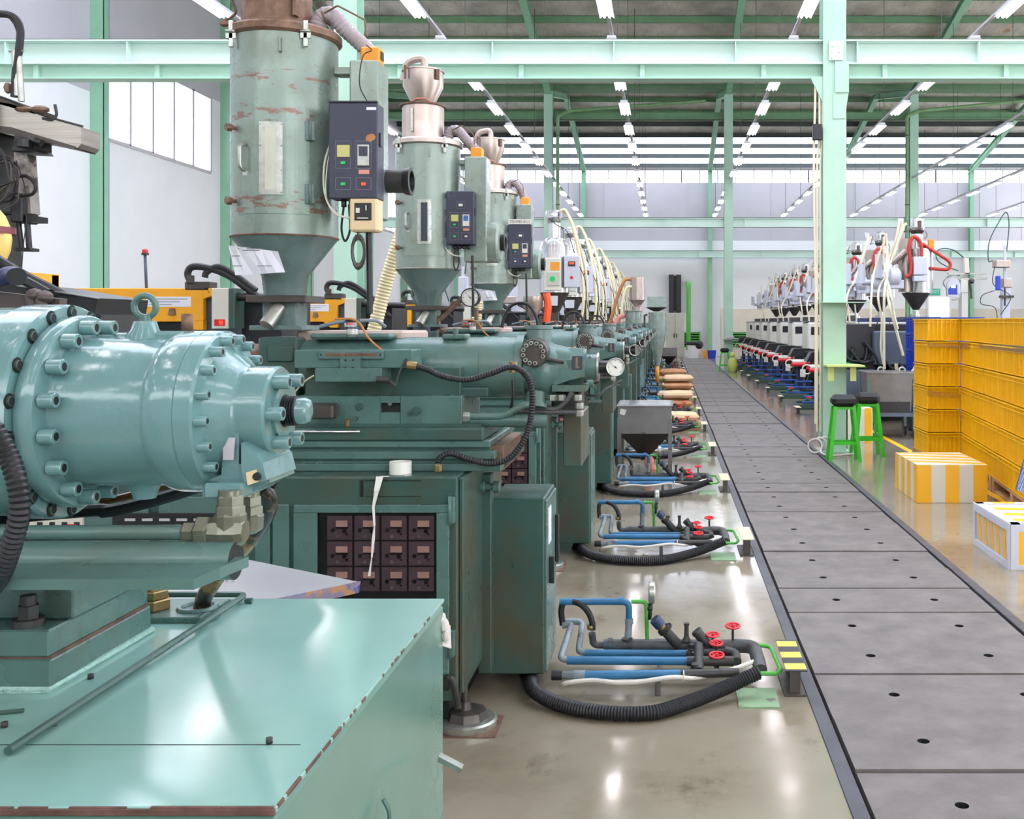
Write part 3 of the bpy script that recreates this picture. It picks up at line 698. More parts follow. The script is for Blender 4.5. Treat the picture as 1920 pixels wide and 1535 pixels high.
# right end: pier and hung switch box
m=MB();m.box(-.806,-.80+.012,3.93,4.38,.16,.998,.004);m.box(-.806,-.75,4.33,4.40,.10,.95,.004);m.build('end_plate',TD,MX)
m=MB();m.box(-.77,-.532,4.4,4.80,.072,.836,.006);bx=m.build('switch_box',TD,MX)
m=MB();m.box(-.534,-.522,4.42,4.785,.075,.82,.003);d_=m.build('box_door',T,bx)
m=MB();m.box(-.522,-.519,4.47,4.56,.62,.78);m.build('warning_label',M['paper'],d_)
m=MB();m.box(-.522,-.500,4.50,4.515,.44,.56,.003);m.box(-.522,-.505,4.74,4.77,.48,.7,.003);m.build('handle',M['blackm'],d_)
m=MB();p=W(934,912,4.3);m.lathe((-.795,4.3,p.z),(1,0,0),[(0,.022),(.02,.022),(.025,.014),(.055,.014),(.06,.024),(.085,.024)],16);m.build('knob',T,MX)
m=MB();m.cyl((-.80,4.02,.045),(-.80,4.02,.10),.03,.022,n=12);m.cyl((-.80,4.02,.1),(-.80,4.02,.22),.012);m.build('leveling_bolt',M['steel_dk'],MX);m=MB();m.tube([(-.85,3.9,.19),(-.83,3.88,.24),(-.81,3.88,.2),(-.80,3.89,.12)],.012);m.build('drain_elbow',M['iron'],MX)
m=MB();m.lathe((-.79,4.02,.0),(0,0,1),[(0,.115),(.028,.118),(.034,.108)],24);m.m=1;m.lathe((-.79,4.02,.034),(0,0,1),[(0,.085),(.03,.075),(.034,.05)],8,smooth=False);m.build('leveling_foot',[M['silver'],M['steel_dk']],MX)
m=MB();m.box(-.90,-.66,3.90,4.12,.0,.004);m.build('foot_pad',M['rustm'],MX)
# bed rails stepped up from the cabinet top
m=MB();Y1=4.04
m.box(-3.6,-.66,Y1,4.7,1.005,1.035,.004);m.box(-3.6,-.70,Y1+.03,4.65,1.035,1.052);m.box(-3.6,-.685,Y1+.005,4.7,1.052,1.085,.004);m.box(-3.6,-.71,Y1+.03,4.65,1.085,1.10);m.box(-3.6,-.705,Y1,4.7,1.10,1.128,.004)
m.build('bed_rail',T,MX)
m=MB();m.box(-3.6,-.73,Y1-.01,4.66,1.128,1.178,.006);m.box(-1.75,-.75,Y1+.05,4.6,1.178,1.19);m.build('slide_way',TD,MX)
m=MB();a=W(515,809,4.02);m.cyl((a.x,4.02,a.z),(W(675,0,4.02).x,4.02,a.z),.005,n=8);m.m=0;m.build('slide_rod',M['steel2'],MX)
# end strip of the bed seen on the right: hatch with a rusty patch
m=MB();m.box(-.72,-.66,4.1,4.6,1.0,1.1,.003);m.build('bed_end',M['rustm'],MX)
# lower carriage
m=MB();a=W(560,742,4.1);b=W(866,801,4.1);sa=W(713,755,4.1);sb=W(750,773,4.1)
m.box(a.x,sa.x,4.1,4.5,b.z,a.z,.003);m.box(sb.x,b.x,4.1,4.5,b.z,a.z,.003);m.box(sa.x,sb.x,4.1,4.5,b.z,sb.z);m.box(sa.x,sb.x,4.1,4.5,sa.z,a.z)
car=m.build('carriage',T,MX)
m=MB();m.box(sa.x-.002,sb.x+.002,4.125,4.135,sb.z-.002,sa.z+.002);p=W(731,758,4.12);m.build('slot',M['hole'],car)
m=MB()
for px,py,r in ((674,762,7),(781,770,8),(768,775,4),(668,784,4)):
    p=W(px,py,4.1);hexnut(m,p,(0,-1,0),r*.00216,.012)
m.cyl(W(731,757,4.13),W(731,757,4.10),.008);m.build('bolt',TD,car)
m=MB();a=W(648,785,4.09);b=W(656,800,4.09);m.box(a.x,b.x,4.08,4.1,b.z,a.z,.003);m.build('brass_block',M['bronze'],car)
# upper carriage and nozzle bracket
m=MB();a=W(572,688,4.13);b=W(863,744,4.13);m.box(a.x,b.x,4.13,4.5,b.z,a.z,.004);m.box(W(863,0,4.15).x,W(914,0,4.15).x,4.15,4.5,W(0,744,4.15).z,W(0,727,4.15).z,.003)
m.prism([W(706,727,4.12),W(722,742,4.12),W(728,742,4.12),W(742,727,4.12)],(0,.03,0));m.build('upper_carriage',TD,MX)
m=MB();a=W(552,656,4.0);b=W(773,690,4.0);m.box(a.x,b.x,4.0,4.16,b.z,a.z,.003)
a=W(590,690,3.97);b=W(715,716,3.97);m.box(a.x,b.x,3.97,4.12,b.z,a.z,.003)
m.prism([W(638,672,3.985),W(676,672,3.985),W(676,692,3.985),W(638,692,3.985)],(0,.02,0));br=m.build('scale_bracket',T,MX)
m=MB();a=W(597,657,3.99);b=W(719,673,3.99);m.box(a.x,b.x,3.985,4.0,b.z,a.z,.003);m.m=1;a=W(610,662,3.98);b=W(706,668,3.98);m.box(a.x,b.x,3.983,3.986,b.z,a.z);m.m=2
for k in range(32): x=a.x+.003+(b.x-a.x-.006)*k/31;m.box(x-.0006,x+.0006,3.982,3.9835,b.z+.001,a.z-(.001 if k%4==0 else .005))
m.m=2
for px,py in ((602,665),(713,665),(648,675),(662,675),(648,689),(662,689)):
    p=W(px,py,3.984);m.cyl(p,p+V((0,-.003,0)),.004,n=8)
m.build('scale',[T,M['rustm'],M['blackm']],br)
m=MB();p=W(721,712,3.97);m.cyl(p+V((-.03,0,0)),p+V((.02,0,0)),.014);m.pipe([p,p+V((.03,0,-.01)),W(741,724,3.97)],.007);m.pipe([W(741,724,3.97),W(748,700,3.98),W(762,672,3.99)],.004);m.build('limit_switch',M['iron'],br)
# barrel cover
ax=W(688,688,4.33);az=ax.z
m=MB()
def bx_(px): return (px-1250)*4.33/1900
m.lathe((bx_(574),4.33,az),(1,0,0),[(0,.118),(.06,.128),(.26,.140),(.34,.128),(.76,.128),(.761,.131),(.905,.131),(.915,.126)],32)
m.build('barrel_cover',T,MX)
m=MB();m.box(bx_(600),bx_(748),4.2,4.45,az+.12,az+.145,.01);m.box(bx_(835),bx_(880),4.26,4.36,az+.12,az+.142,.006);m.cyl((bx_(860),4.27,az+.13),(bx_(860),4.27,az+.165),.012);m.build('top_boss',T,MX)
m=MB();m.lathe((bx_(470)-.02,4.33,az+.01),(1,0,0),[(0,.09),(.18,.09)],24);m.m=1;m.lathe((bx_(380),4.33,az+.01),(1,0,0),[(0,.075),(.2,.075)],20);m.build('heater_band',[M['rustm'],M['steel']],MX)
m=MB();a=W(487,632,4.22);b=W(560,745,4.22);m.box(a.x,b.x,4.2,4.46,b.z,a.z,.008);a=W(500,650,4.19);b=W(548,678,4.19);m.m=0;m.box(a.x,b.x,4.19,4.21,b.z,a.z,.004);m.build('feed_block',TD,MX)
m=MB();m.box(bx_(560),bx_(760),4.3,4.75,az+.10,az+.155,.01);m.m=0;m.build('rear_rail',mat('dusty_pink_grey_metal',(190,170,160),.5,var=.1),MX)
m=MB();p=W(661,618,4.2);m.lathe((p.x,4.2,az+.13),(0,0,1),[(0,.02),(.012,.026),(.013,.026)],20);m.build('cup_base',M['silver'],MX)
m=MB();m.lathe((p.x,4.2,az+.143),(0,0,1),[(0,.026),(.05,.026)],20,cap=False);m.build('oil_cup',M['clear'],MX)
m=MB();m.lathe((p.x,4.2,az+.143),(0,0,1),[(0,.022),(.02,.022)],16);m.m=1;m.lathe((p.x,4.2,az+.192),(0,0,1),[(0,.029),(.012,.029)],20);m.build('cup_cap',[M['offw'],M['steel_dk']],MX)
m=MB();m.tube([W(628,598,4.15),W(660,598,4.15),W(676,608,4.13),W(690,632,4.12),W(715,655,4.08),W(745,672,4.03),W(768,683,3.98)],.0045,n=6);m.build('brown_cable',M['brownh'],MX)
m=MB();m.pipe([W(600,612,4.2),W(640,602,4.2),W(706,600,4.25),W(722,612,4.3)],.0075);m.build('grease_pipe',M['bluegr'],MX)
# hydraulic motor head with bolted flange and dial gauge
m=MB()
m.lathe((bx_(973),4.33,az+.005),(1,0,0),[(0,.137),(.03,.137),(.034,.118),(.10,.105),(.16,.092),(.20,.082),(.24,.078),(.29,.072)],24)
m.sphere((bx_(1015),4.33,az-.01),.125,18,(1,1,1.0))
m.lathe((bx_(1062),4.33,az),(1,0,0),[(0,.082),(.02,.088),(.075,.088)],8,smooth=False,ph=PI/8)
hd=m.build('motor_head',M['teal'],MX)
m=MB();m.lathe((bx_(1010),4.33,az+.06),(0,0,1),[(0,.056),(.08,.052),(.10,.052),(.103,.058),(.118,.058)],24);m.build('port_neck',M['cone'],hd)
c=W(1000,662,4.175);m=MB();m.lathe(c+V((0,.1,0)),(0,-1,0),[(0,.062),(.07,.060),(.10,.056)],28);m.build('flange_boss',M['steel_dk'],hd)
bolts(hd,c,(0,-1,0),.042,12,.0088,.014,.2,10,[M['silver'],M['hole']],(7,),'flange_bolt')
m=MB();c=W(1003,746,4.2);m.lathe(c+V((0,.02,.02)),(0,-.35,-1),[(0,.04),(.05,.045),(.052,.052),(.068,.052)],24);m.build('lower_flange',M['teal'],hd)
m=MB();m.prism([W(1035,722,4.22),W(1098,722,4.22),W(1098,734,4.22),W(1035,734,4.22)],(0,.18,0));m.prism([W(1020,700,4.24),W(1040,722,4.24),W(1070,712,4.24),W(1096,706,4.24),W(1096,690,4.24),W(1030,690,4.24)],(0,.16,0));m.build('mount_block',M['teal'],hd)
m=MB();m.lathe((bx_(1098),4.33,az),(1,0,0),[(0,.055),(.05,.055),(.052,.050)],24);m.cyl((bx_(1107),4.28,az+.045),(bx_(1107),4.276,az+.050),.006);m.build('end_collar',M['teal'],hd)
m=MB();m.lathe((bx_(1120),4.33,az),(1,0,0),[(0,.062),(.008,.062)],24);m.build('clamp_ring',M['silver'],hd)
m=MB();m.lathe((bx_(1123),4.33,az),(1,0,0),[(0,.028),(.075,.028)],16);m.build('gauge_stem',M['blackm'],hd)
gauge(hd,W(1154,688,4.29),.038,.035)
m=MB();a=W(1073,667,4.245);b=W(1092,693,4.245);m.m=0;m.box(a.x,b.x,4.236,4.25,b.z,a.z,.001);m.m=1;m.box(a.x+.015,a.x+.024,4.234,4.237,b.z+.012,a.z-.006);m.box(a.x+.015,a.x+.03,4.234,4.237,b.z+.008,b.z+.014);m.build('name_plate',[M['navy'],M['bronze']],hd)
m=MB();m.pipe([W(1022,672,4.2),W(1040,676,4.2),W(1056,678,4.22)],.010);m.build('relief_pipe',M['iron'],hd)
# lower pipes, fittings
m=MB();m.cyl(W(862,786,4.14),W(1026,790,4.14),.028,n=16);m.build('shift_cylinder',M['teal'],MX)
m=MB();m.pipe([W(868,781,4.12),W(945,781,4.12),W(975,762,4.12),W(1000,755,4.14)],.0145,n=12);m.build('hydraulic_pipe',M['teal'],MX)
m=MB();m.pipe([W(960,771,4.2),W(1082,773,4.2)],.010);m.pipe([W(985,763,4.2),W(1045,768,4.2),W(1068,745,4.2),W(1072,735,4.2)],.011);m.pipe([W(1100,741,4.3),W(1122,742,4.25),W(1135,730,4.25),W(1165,712,4.3)],.006);m.build('dark_pipe',M['pipegr'],MX)
m=MB()
for px,py in ((1036,745),(1053,745),(1083,745),(1086,760),(1086,774)):
    hexnut(m,W(px,py+6,4.2),(0,0,1),.018,.024)
hexnut(m,W(868,782,4.12),(1,0,0),.022,.03);m.build('fitting',M['silver'],MX)
m=MB();m.box(bx_(1036),bx_(1090),4.28,4.5,az-.20,az-.10,.01);m.build('valve_block',M['iron'],MX)
m=MB();m.box(bx_(1055),bx_(1090),4.35,4.75,.98,az-.2,.004);m.build('support_post',TD,MX)
m=MB();m.tube([W(588,704,3.97),W(570,716,4.0),W(553,735,4.05),W(548,744,4.1)],.003,n=6);m.build('sensor_wire',M['cream'],MX)
m=MB();c=W(585,770,4.05);m.box(c.x,c.x+.10,4.0,4.08,c.z-.03,c.z+.03,.008);m.cyl(c+V((-.02,0,0)),c+V((.10,0,0)),.017);m.m=1;m.lathe(c+V((.09,0,0)),(1,0,0),[(0,.026),(.01,.026)],16);m.build('lubricator',[M['steel_dk'],M['silver']],MX)
# corrugated black hose running under the barrel and down
m=MB();yy=3.99
m.tube([W(776,686,yy),W(800,692,yy),W(830,705,yy),W(875,712,yy),W(920,700,yy),W(950,689,yy),W(970,690,yy),W(990,708,yy),W(998,740,yy),W(995,785,yy),W(982,825,yy),W(955,858,yy),W(920,869,yy),W(880,861,yy),W(845,850,yy),W(825,858,yy),W(821,872,yy)],.0118,n=10,res=10,corr=(.011,.0011));hs=m.build('corrugated_hose',M['black'],MX)
m=MB();m.tube([W(764,684,yy),W(782,686,yy)],.016,n=8);m.m=0;hexnut(m,W(821,884,yy)+V((0,0,-.0)),(0,0,1),.016,.03);m.tube([W(963,678,yy+.02),W(963,698,yy+.02)],.017,n=10);m.build('hose_end',M['bronze'],hs)
m=MB();p=W(941,745,4.1);m.tube([W(961,712,4.12),W(962,740,4.12),W(957,770,4.14)],.006,n=6);m.build('cable',M['black'],MX)
# clamp end at the far left: yellow guard, white switch box, hoses
GY=3.77
def Wg(px,py,dy=0): return W(px,py,6.37+dy)-V((0,2.6,0))
m=MB();a=Wg(135,540);b=Wg(381,603);m.box(a.x,b.x,GY,GY+.05,b.z,a.z,.004)
m.prism([Wg(381,540),Wg(403,540),Wg(403,552),Wg(381,560)],(0,.05,0));m.prism([Wg(340,600),Wg(381,600),Wg(381,618),Wg(362,618)],(0,.05,0));yg=m.build('yellow_guard',M['yel'],MX)
m=MB();a=Wg(273,556,-.01);b=Wg(357,575,-.01);m.m=0;m.box(a.x,b.x,GY-.004,GY,b.z,a.z);m.m=1
for k in range(3): m.box(a.x+.02,b.x-.02-.05*k,GY-.005,GY-.004,a.z-.017-.017*k,a.z-.013-.017*k)
m.build('paper_notice',[M['paper'],M['ink']],yg)
m=MB();a=Wg(60,543,.02);b=Wg(400,640,.02);m.box(a.x,b.x,GY+.06,GY+.7,.99,a.z,.01);m.build('clamp_housing',M['slate'],MX)
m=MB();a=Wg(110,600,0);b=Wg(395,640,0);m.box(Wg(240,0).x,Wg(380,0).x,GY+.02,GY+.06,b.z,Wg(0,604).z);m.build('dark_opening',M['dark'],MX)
m=MB();a=Wg(398,540,-.05);b=Wg(441,616,-.05);m.m=0;m.box(a.x,a.x+.105,GY-.06,GY+.05,b.z,a.z,.003);m.m=1;m.box(a.x+.105,a.x+.14,GY-.06,GY+.1,b.z,a.z,.003);m.m=2;m.box(a.x+.018,a.x+.084,GY-.064,GY-.06,b.z+.018,b.z+.058);m.m=3;m.box(a.x+.05,a.x+.074,GY-.069,GY-.064,b.z+.026,b.z+.05);m.build('white_switch_box',[M['offw'],M['teal_dk'],M['red'],M['ledr']],MX)
m=MB();m.tube([Wg(357,528),Wg(352,512),Wg(362,500),Wg(392,503),Wg(425,515),Wg(462,540),Wg(500,570),Wg(520,590)],.022,n=10);m.tube([Wg(384,520),Wg(388,510),Wg(410,500),Wg(440,515),Wg(480,545)],.02,n=10);m.build('black_hose',M['black'],MX)
m=MB();a=Wg(346,528);b=Wg(392,542);m.box(a.x,b.x,GY,GY+.12,b.z-.01,a.z,.004);hexnut(m,Wg(357,531),(0,0,1),.026,.05);m.build('manifold_block',M['steel_dk'],MX)
m=MB();a=Wg(440,548);b=Wg(520,640);m.box(a.x,b.x,GY+.1,GY+.6,.99,a.z-.03,.01);m.cyl(Wg(440,556),Wg(560,560),.026);m.build('mould_area',M['blackm'],MX)
m=MB();p=Wg(323,590);m.cyl(p,p+V((0,0,.04)),.026,.018,n=12);m.build('lamp_cap',M['rustm'],yg)
reindex()
MACH=[MX]
names={1:'teal moulding machine behind the one with the white tape, third in the left row'}
for k in range(1,14):
    lab=f'teal moulding machine with dial gauge and side switch box, {ordn(k+2)} of the left row'
    sk=() if k<5 else ('meter_panel','label_frame','scale','sensor_wire','slot','bolt','brass_block')
    if k in (8,): pass
    MACH.append(clone(MX,(0,2.6*k,0),lab,skip=sk+(('flange_bolt',) if k>4 else ())+(('yellow_guard',) if k>6 else ())))
# things lying on the second machine
g=thing('tape_roll',(W(751,890,4.0).x,3.985,1.005),'white roll of tape standing on the teal cabinet top, its end hanging down','tape roll')
x=W(751,890,3.985).x
m=MB();m.lathe((x,3.985,1.0055),(0,0,1),[(0,.043),(.048,.043),(.048,.030),(.0,.030)],32,cap=False);m.build('roll',M['tape'],g)
m=MB();P=[W(772,890,3.94),W(740,893,3.93),W(712,893,3.885),W(706,920,3.873),W(700,950,3.872),W(702,985,3.87),W(700,1010,3.87),W(697,1045,3.87),W(692,1080,3.87)]
for i,(a,b) in enumerate(zip(P,P[1:])):
    w0=(.012,.012,.014,.010,.005,.004,.006,.003,.005)[i];w1=(.012,.014,.010,.005,.004,.006,.003,.005,.004)[i]
    tz=i%2*.004
    if i<2: m.add([a+V((0,-w0,.0)),b+V((0,-w1,0)),b+V((0,w1,0)),a+V((0,w0,0))],[(0,1,2,3)])
    else: m.prism([a+V((-w0,tz,0)),a+V((w0,-tz,0)),b+V((w1,0,0)),b+V((-w1,0,0))],(0,.0012,0))
m.build('tape_tail',M['tape'],g)

# ------------------------------------------------------------------ dryers on the feed throats
def dryer(k,label,wide=1.0,big=True):
    Yc=4.33+2.6*k;X=-1.63;z0=az+.158
    g=thing('hopper_dryer',(X,Yc,z0),label,'hopper dryer')
    Z=1.71-0.003
    R=.217;P=M['drum1'] if k==0 else M['dryer2']
    C=(X,Yc)
    m=MB();m.box(X-.07,X+.07,Yc-.07,Yc+.07,z0,Z-.02,.004);m.box(X-.11,X+.11,Yc-.11,Yc+.11,z0-.0,z0+.02,.003);m.build('throat',M['cone'],g)
    m=MB();m.box(X-.12,X+.13,Yc-.12,Yc+.12,Z-.025,Z+.005,.003);m.build('slide_gate',M['steel_dk'],g)
    m=MB();m.cyl((X-.0,Yc-.07,Z-.04),(X-.03,Yc-.13,Z-.12),.03,n=16);m.build('drain_spout',M['silver'],g)
    m=MB();m.lathe((X,Yc,Z),(0,0,1),[(0,.085),(.09,.095),(.251,R)],32 if k else 32,smooth=True);
    m.build('cone',M['cone'],g)
    m=MB();m.lathe((X,Yc,Z),(0,0,1),[(.251,R),(1.09,R)],48,cap=True);b=m.build('drum',P,g)
    m=MB();m.lathe((X,Yc,Z),(0,0,1),[(1.08,R+.004),(1.09,R+.016),(1.115,R+.016),(1.125,R+.006)],48);m.torus((X,Yc,Z+.252),(0,0,1),R,.004,48,6);m.build('lid',M['steel'] if k else M['rustm'],g)
    m=MB();m.patch((X,Yc,Z),R,-PI*.5-.62,-PI*.5+.80,.336,.80,.004,20);dr=m.build('access_door',P,g)
    m=MB()
    aw=-PI*.5-.28*.7
    a0,a1=-PI*.5-.093,-PI*.5+.316
    m.m=0;m.patch((X,Yc,Z),R+.004,a0,a1,.41,.706,.007,8);m.m=1;m.patch((X,Yc,Z),R+.011,a0+.11,a1-.11,.43,.686,.001,6)
    m.m=0
    for zz in (.42,.51,.61,.697):
        for aa in (a0+.02,a1-.02): m.sphere((X+math.cos(aa)*(R+.011),Yc+math.sin(aa)*(R+.011),Z+zz),.004,6)
    m.build('sight_window',[M['silver'],mat('milky_sight_glass',(206,208,190),.2,var=.05) if k!=1 else M['navy']],dr)
    m=MB();m.m=0;aa=-PI*.5-.398
    dx,dy=math.cos(aa),math.sin(aa)
    q=lambda r,zz:(X+dx*r,Yc+dy*r,Z+zz)
    m.pipe([q(R,.62),q(R+.035,.61),q(R+.035,.52),q(R,.51)],.008,n=8);m.box(X+dx*(R+.004)-.01,X+dx*(R+.004)+.01,Yc+dy*(R+.004)-.004,Yc+dy*(R+.004)+.004,Z+.49,Z+.51);m.build('door_handle',M['silver'],dr)
    for zz in (.39,.69):
        m=MB();aa=-PI*.5-.70;p=V((X+math.cos(aa)*R,Yc+math.sin(aa)*R,Z+zz));d=V((math.cos(aa),math.sin(aa),0));m.cyl(p,p+d*.03,.008);hexnut(m,p+d*.02,d,.018,.022);m.build('door_bolt',M['rustm'],dr)
    for zz in (.38,.64):
        m=MB();aa=-PI*.5+.80;p=(X+math.cos(aa)*(R+.008),Yc+math.sin(aa)*(R+.008));m.box(p[0]-.02,p[0]+.02,p[1]-.012,p[1]+.002,Z+zz,Z+zz+.08,.002);m.cyl((p[0]+.004,p[1]-.012,Z+zz),(p[0]+.004,p[1]-.012,Z+zz+.08),.006,n=8);m.build('hinge',M['cone'],dr)
    for aa in (-PI*.5+.72,-PI*.5-.75):
        m=MB();p=(X+math.cos(aa)*(R+.012),Yc+math.sin(aa)*(R+.012));m.box(p[0]-.01,p[0]+.01,p[1]-.012,p[1],Z+1.02,Z+1.13,.003);m.box(p[0]-.022,p[0]+.022,p[1]-.012,p[1]-.004,Z+1.055,Z+1.08,.002);m.cyl((p[0]-.02,p[1]-.014,Z+1.085),(p[0]+.02,p[1]-.014,Z+1.085),.006,n=8);m.build('latch',M['silver'],g)
    m=MB();aa=-PI*.5+.29;p=(X+math.cos(aa)*(R+.001),Yc+math.sin(aa)*(R+.001));m.box(p[0]-.004,p[0]+.004,p[1]-.02,p[1],Z+.99,Z+1.05,.002);m.build('lug',P,g)
    # feed drum on the lid
    cx=X-.035
    if k==0:
        m=MB();m.lathe((cx,Yc,Z+1.125),(0,0,1),[(0,.15),(.01,.143),(.4,.143)],36);m.torus((cx,Yc,Z+1.15),(0,0,1),.143,.004,36,6);u=m.build('feed_drum',M['rustm'],g)
        m=MB();m.box(cx+.11,cx+.125,Yc-.12,Yc-.08,Z+1.17,Z+1.40);m.tube([(cx-.14,Yc-.03,Z+1.30),(cx-.17,Yc-.05,Z+1.26),(cx-.155,Yc-.05,Z+1.2),(cx-.21,Yc-.05,Z+1.16)],.006,n=6);m.box(cx-.22,cx-.15,Yc-.06,Yc-.03,Z+1.145,Z+1.165,.004);m.build('toggle_clamp',M['rustm'],u)
    else:
        m=MB();m.lathe((cx,Yc,Z+1.125),(0,0,1),[(0,.14),(.235,.14)],36);u=m.build('feed_drum',M['steel'],g)
        m=MB();m.lathe((cx,Yc,Z+1.36),(0,0,1),[(0,.155),(.012,.157),(.02,.09)],36);m.build('collar',M['rustm'],u)
        m=MB();m.lathe((cx,Yc,Z+1.38),(0,0,1),[(0,.08),(.02,.085),(.12,.135),(.22,.135)],32);m.lathe((cx,Yc,Z+1.6),(0,0,1),[(0,.142),(.012,.142)],32);v=m.build('loader_hopper',M['steel'],u)
        m=MB();m.pipe([(cx+.01,Yc,Z+1.61),(cx+.01,Yc,Z+1.70),(cx-.11,Yc,Z+1.68),(cx-.14,Yc+.02,Z+1.55)],.026);m.build('elbow',M['steel'],v)
        m=MB();m.box(cx-.10,cx-.085,Yc-.13,Yc-.115,Z+1.53,Z+1.62,.002);m.box(cx+.11,cx+.13,Yc-.1,Yc-.08,Z+1.53,Z+1.6);m.build('clip',M['rustm'],v)
        m=MB();m.tube([(cx-.06,Yc-.06,Z+1.37),(cx-.03,Yc-.09,Z+1.40),(cx+.04,Yc-.09,Z+1.40),(cx+.08,Yc-.1,Z+1.37)],.006,n=6);m.build('seal_wire',M['pinkh'],u)
        m=MB();m.box(cx-.05,cx-.035,Yc-.15,Yc-.135,Z+1.17,Z+1.33,.003);m.build('strap',M['silver'],u)
    # blower housing and control box on the right
    bx0=X+.278
    if k==0: zt=1.01;zb=.33;w=.14
    else: zt=.98;zb=.30;w=.135
    bx0=X+(.305,.266,.234)[k];w=(.12,.15,.14)[k];zt=(.988,1.01,.99)[k]
    m=MB();m.box(bx0,bx0+w,Yc-.10,Yc+.06,Z+zb,Z+zt,.006);m.box(bx0-.09,bx0,Yc-.02,Yc+.05,Z+zt-.04,Z+zt-.01,.002);m.box(bx0-.09,bx0,Yc-.02,Yc+.05,Z+zb+.1,Z+zb+.14,.002)
    bl=m.build('blower_housing',P if k else M['dryer2'],g)
    m=MB();m.cyl((bx0+w,Yc+.04,Z+(.50 if k==0 else .44)),(bx0+w+.075,Yc+.04,Z+(.50 if k==0 else .44)),.05 if k==0 else .06,n=24);m.m=1;zc=Z+(.50 if k==0 else .44)
    m.lathe((bx0+w+.075,Yc+.04,zc),(1,0,0),[(0,.055),(.03,.062),(.032,.045),(.0,.04)],24,cap=False);m.build('air_intake',[M['iron'],M['blackm']],bl)
    if k:
        m=MB();m.lathe((bx0+w,Yc+.04,zc),(1,0,0),[(-.01,.14),(.06,.14),(.075,.12)],32);m.build('fan_scroll',M['dryer2'],bl)
    m=MB();m.box(bx0+.03,bx0+.11,Yc-.05,Yc+.03,Z+zt,Z+zt+.07,.006);m.m=1
    if k==0: m.box(bx0+.112,bx0+.114,Yc-.03,Yc+.01,Z+zt+.02,Z+zt+.055)
    m.build('limit_box',[M['orange'],M['blackm']],bl)
    m=MB();m.tube([(X+.13,Yc,Z+1.12),(X+.15,Yc,Z+1.19),(X+.20,Yc,Z+1.205),(X+.25,Yc+.02,Z+1.15),(bx0+.05,Yc+.06,Z+zt+.06),(bx0+.06,Yc+.07,Z+zt-.01)],.034,n=14,res=8,corr=(.018,.0018));m.build('air_hose',M['hosegr'],bl)
    m=MB();m.torus((X+.175,Yc,Z+1.195),(1,0,.4),.036,.004,20,6);m.pipe([(X+.17,Yc-.03,Z+1.20),(X+.24,Yc-.05,Z+1.23),(bx0+.05,Yc-.05,Z+1.17),(bx0+.06,Yc-.05,Z+1.10)],.004);m.build('hose_clip',M['rustm'],bl)
    # dark control box
    if k==0: bxx=(.252,.45);zz=(.397,.789)
    elif k==1: bxx=(.167,.348);zz=(.41,.764)
    else: bxx=(.172,.383);zz=(.394,.796)
    y0=Yc-.20;y1=Yc-.10
    m=MB();m.box(X+bxx[0],X+bxx[1],y0,y1,Z+zz[0],Z+zz[1],.004);cb=m.build('control_box',M['navy'],g)
    hh=zz[1]-zz[0];ww=bxx[1]-bxx[0];x0=X+bxx[0];zt_=Z+zz[1]
    def fr(m,u0,u1,v0,v1,t=.0022,y=y0-.0008):   # thin printed outline
        a,b=x0+ww*u0,x0+ww*u1;c,d=zt_-hh*v1,zt_-hh*v0
        for q in ((a,b,d-t,d),(a,b,c,c+t),(a,a+t,c,d),(b-t,b,c,d)): m.box(q[0],q[1],y,y0,q[2],q[3])
    def rc(m,u0,u1,v0,v1,d=.006): m.box(x0+ww*u0,x0+ww*u1,y0-d,y0,zt_-hh*v1,zt_-hh*v0,.001)
    m=MB();ol=((.14,.46,.40,.69),(.56,.88,.40,.69),(.14,.46,.78,.91),(.56,.88,.78,.91)) if k==0 else ((.12,.46,.40,.69),(.54,.88,.40,.69),(.12,.46,.78,.92),(.54,.88,.78,.92),(.38,.66,.19,.33))
    for q in ol: fr(m,*q)
    if k==1: fr(m,.06,.32,.0,.10)
    m.build('panel_outline',M['ink'],cb)
    m=MB();rc(m,.18,.44,.445,.57);m.build('timer',M['lcdy'],cb)
    m=MB();m.m=0;rc(m,.60,.84,.44,.66);m.m=1;rc(m,.63,.81,.46,.56,.008);m.build('temperature_display',[M['silver'] if k==0 else M['offw'],M['navy'] if k!=1 else M['lcdb']],cb)
    m=MB();rc(m,.26,.35,.615,.645,.008);m.build('button',M['ledg'],cb)
    m=MB();rc(m,.26,.35,.835,.865,.008);m.build('button',M['ledg'] if k<2 else M['offw'],cb)
    m=MB();rc(m,.68,.77,.835,.865,.008);m.build('button',M['ledr'] if k==0 else M['offw'],cb)
    if k:
        m=MB();rc(m,.46,.60,.24,.29,.01);m.build('button',M['offw'],cb)
    m=MB();rc(m,.62,.84,.70,.745,.0015);m.build('small_label',M['pinkh'],cb)
    if k==0:
        m=MB();rc(m,.78,.98,.05,.08,.0015);m.m=0;m.build('maker_plate',M['paper'],cb)
        m=MB();Q=[(.76,.375),(.80,.34),(.88,.325),(.93,.33),(.97,.355),(.95,.385),(.90,.40),(.84,.415),(.82,.395),(.78,.40)];m.prism([(x0+ww*u,y0,zt_-hh*v) for u,v in Q],(0,-.001,0));m.build('torn_sticker',M['brownh'],cb)
        m=MB();m.box(x0,x0+ww,y0-.003,y0+.02,zt_,zt_+.006);m.build('rim',M['blackm'],cb)
    if k==2:
        m=MB();m.box(x0,x0+ww,y0-.004,y0,zt_+.0,zt_+.045,.001);pl=m.build('name_plate',M['offw'],cb);text('TDI-MD-51-1',.034,M['blackm'],pl,(x0+ww/2,y0-.005,zt_+.022))
    m=MB();m.box(x0+ww,x0+ww+.006,y0+.03,y0+.05,zt_-hh*.45,zt_-hh*.3,.002);m.build('door_latch',M['blackm'],cb)
    m=MB()
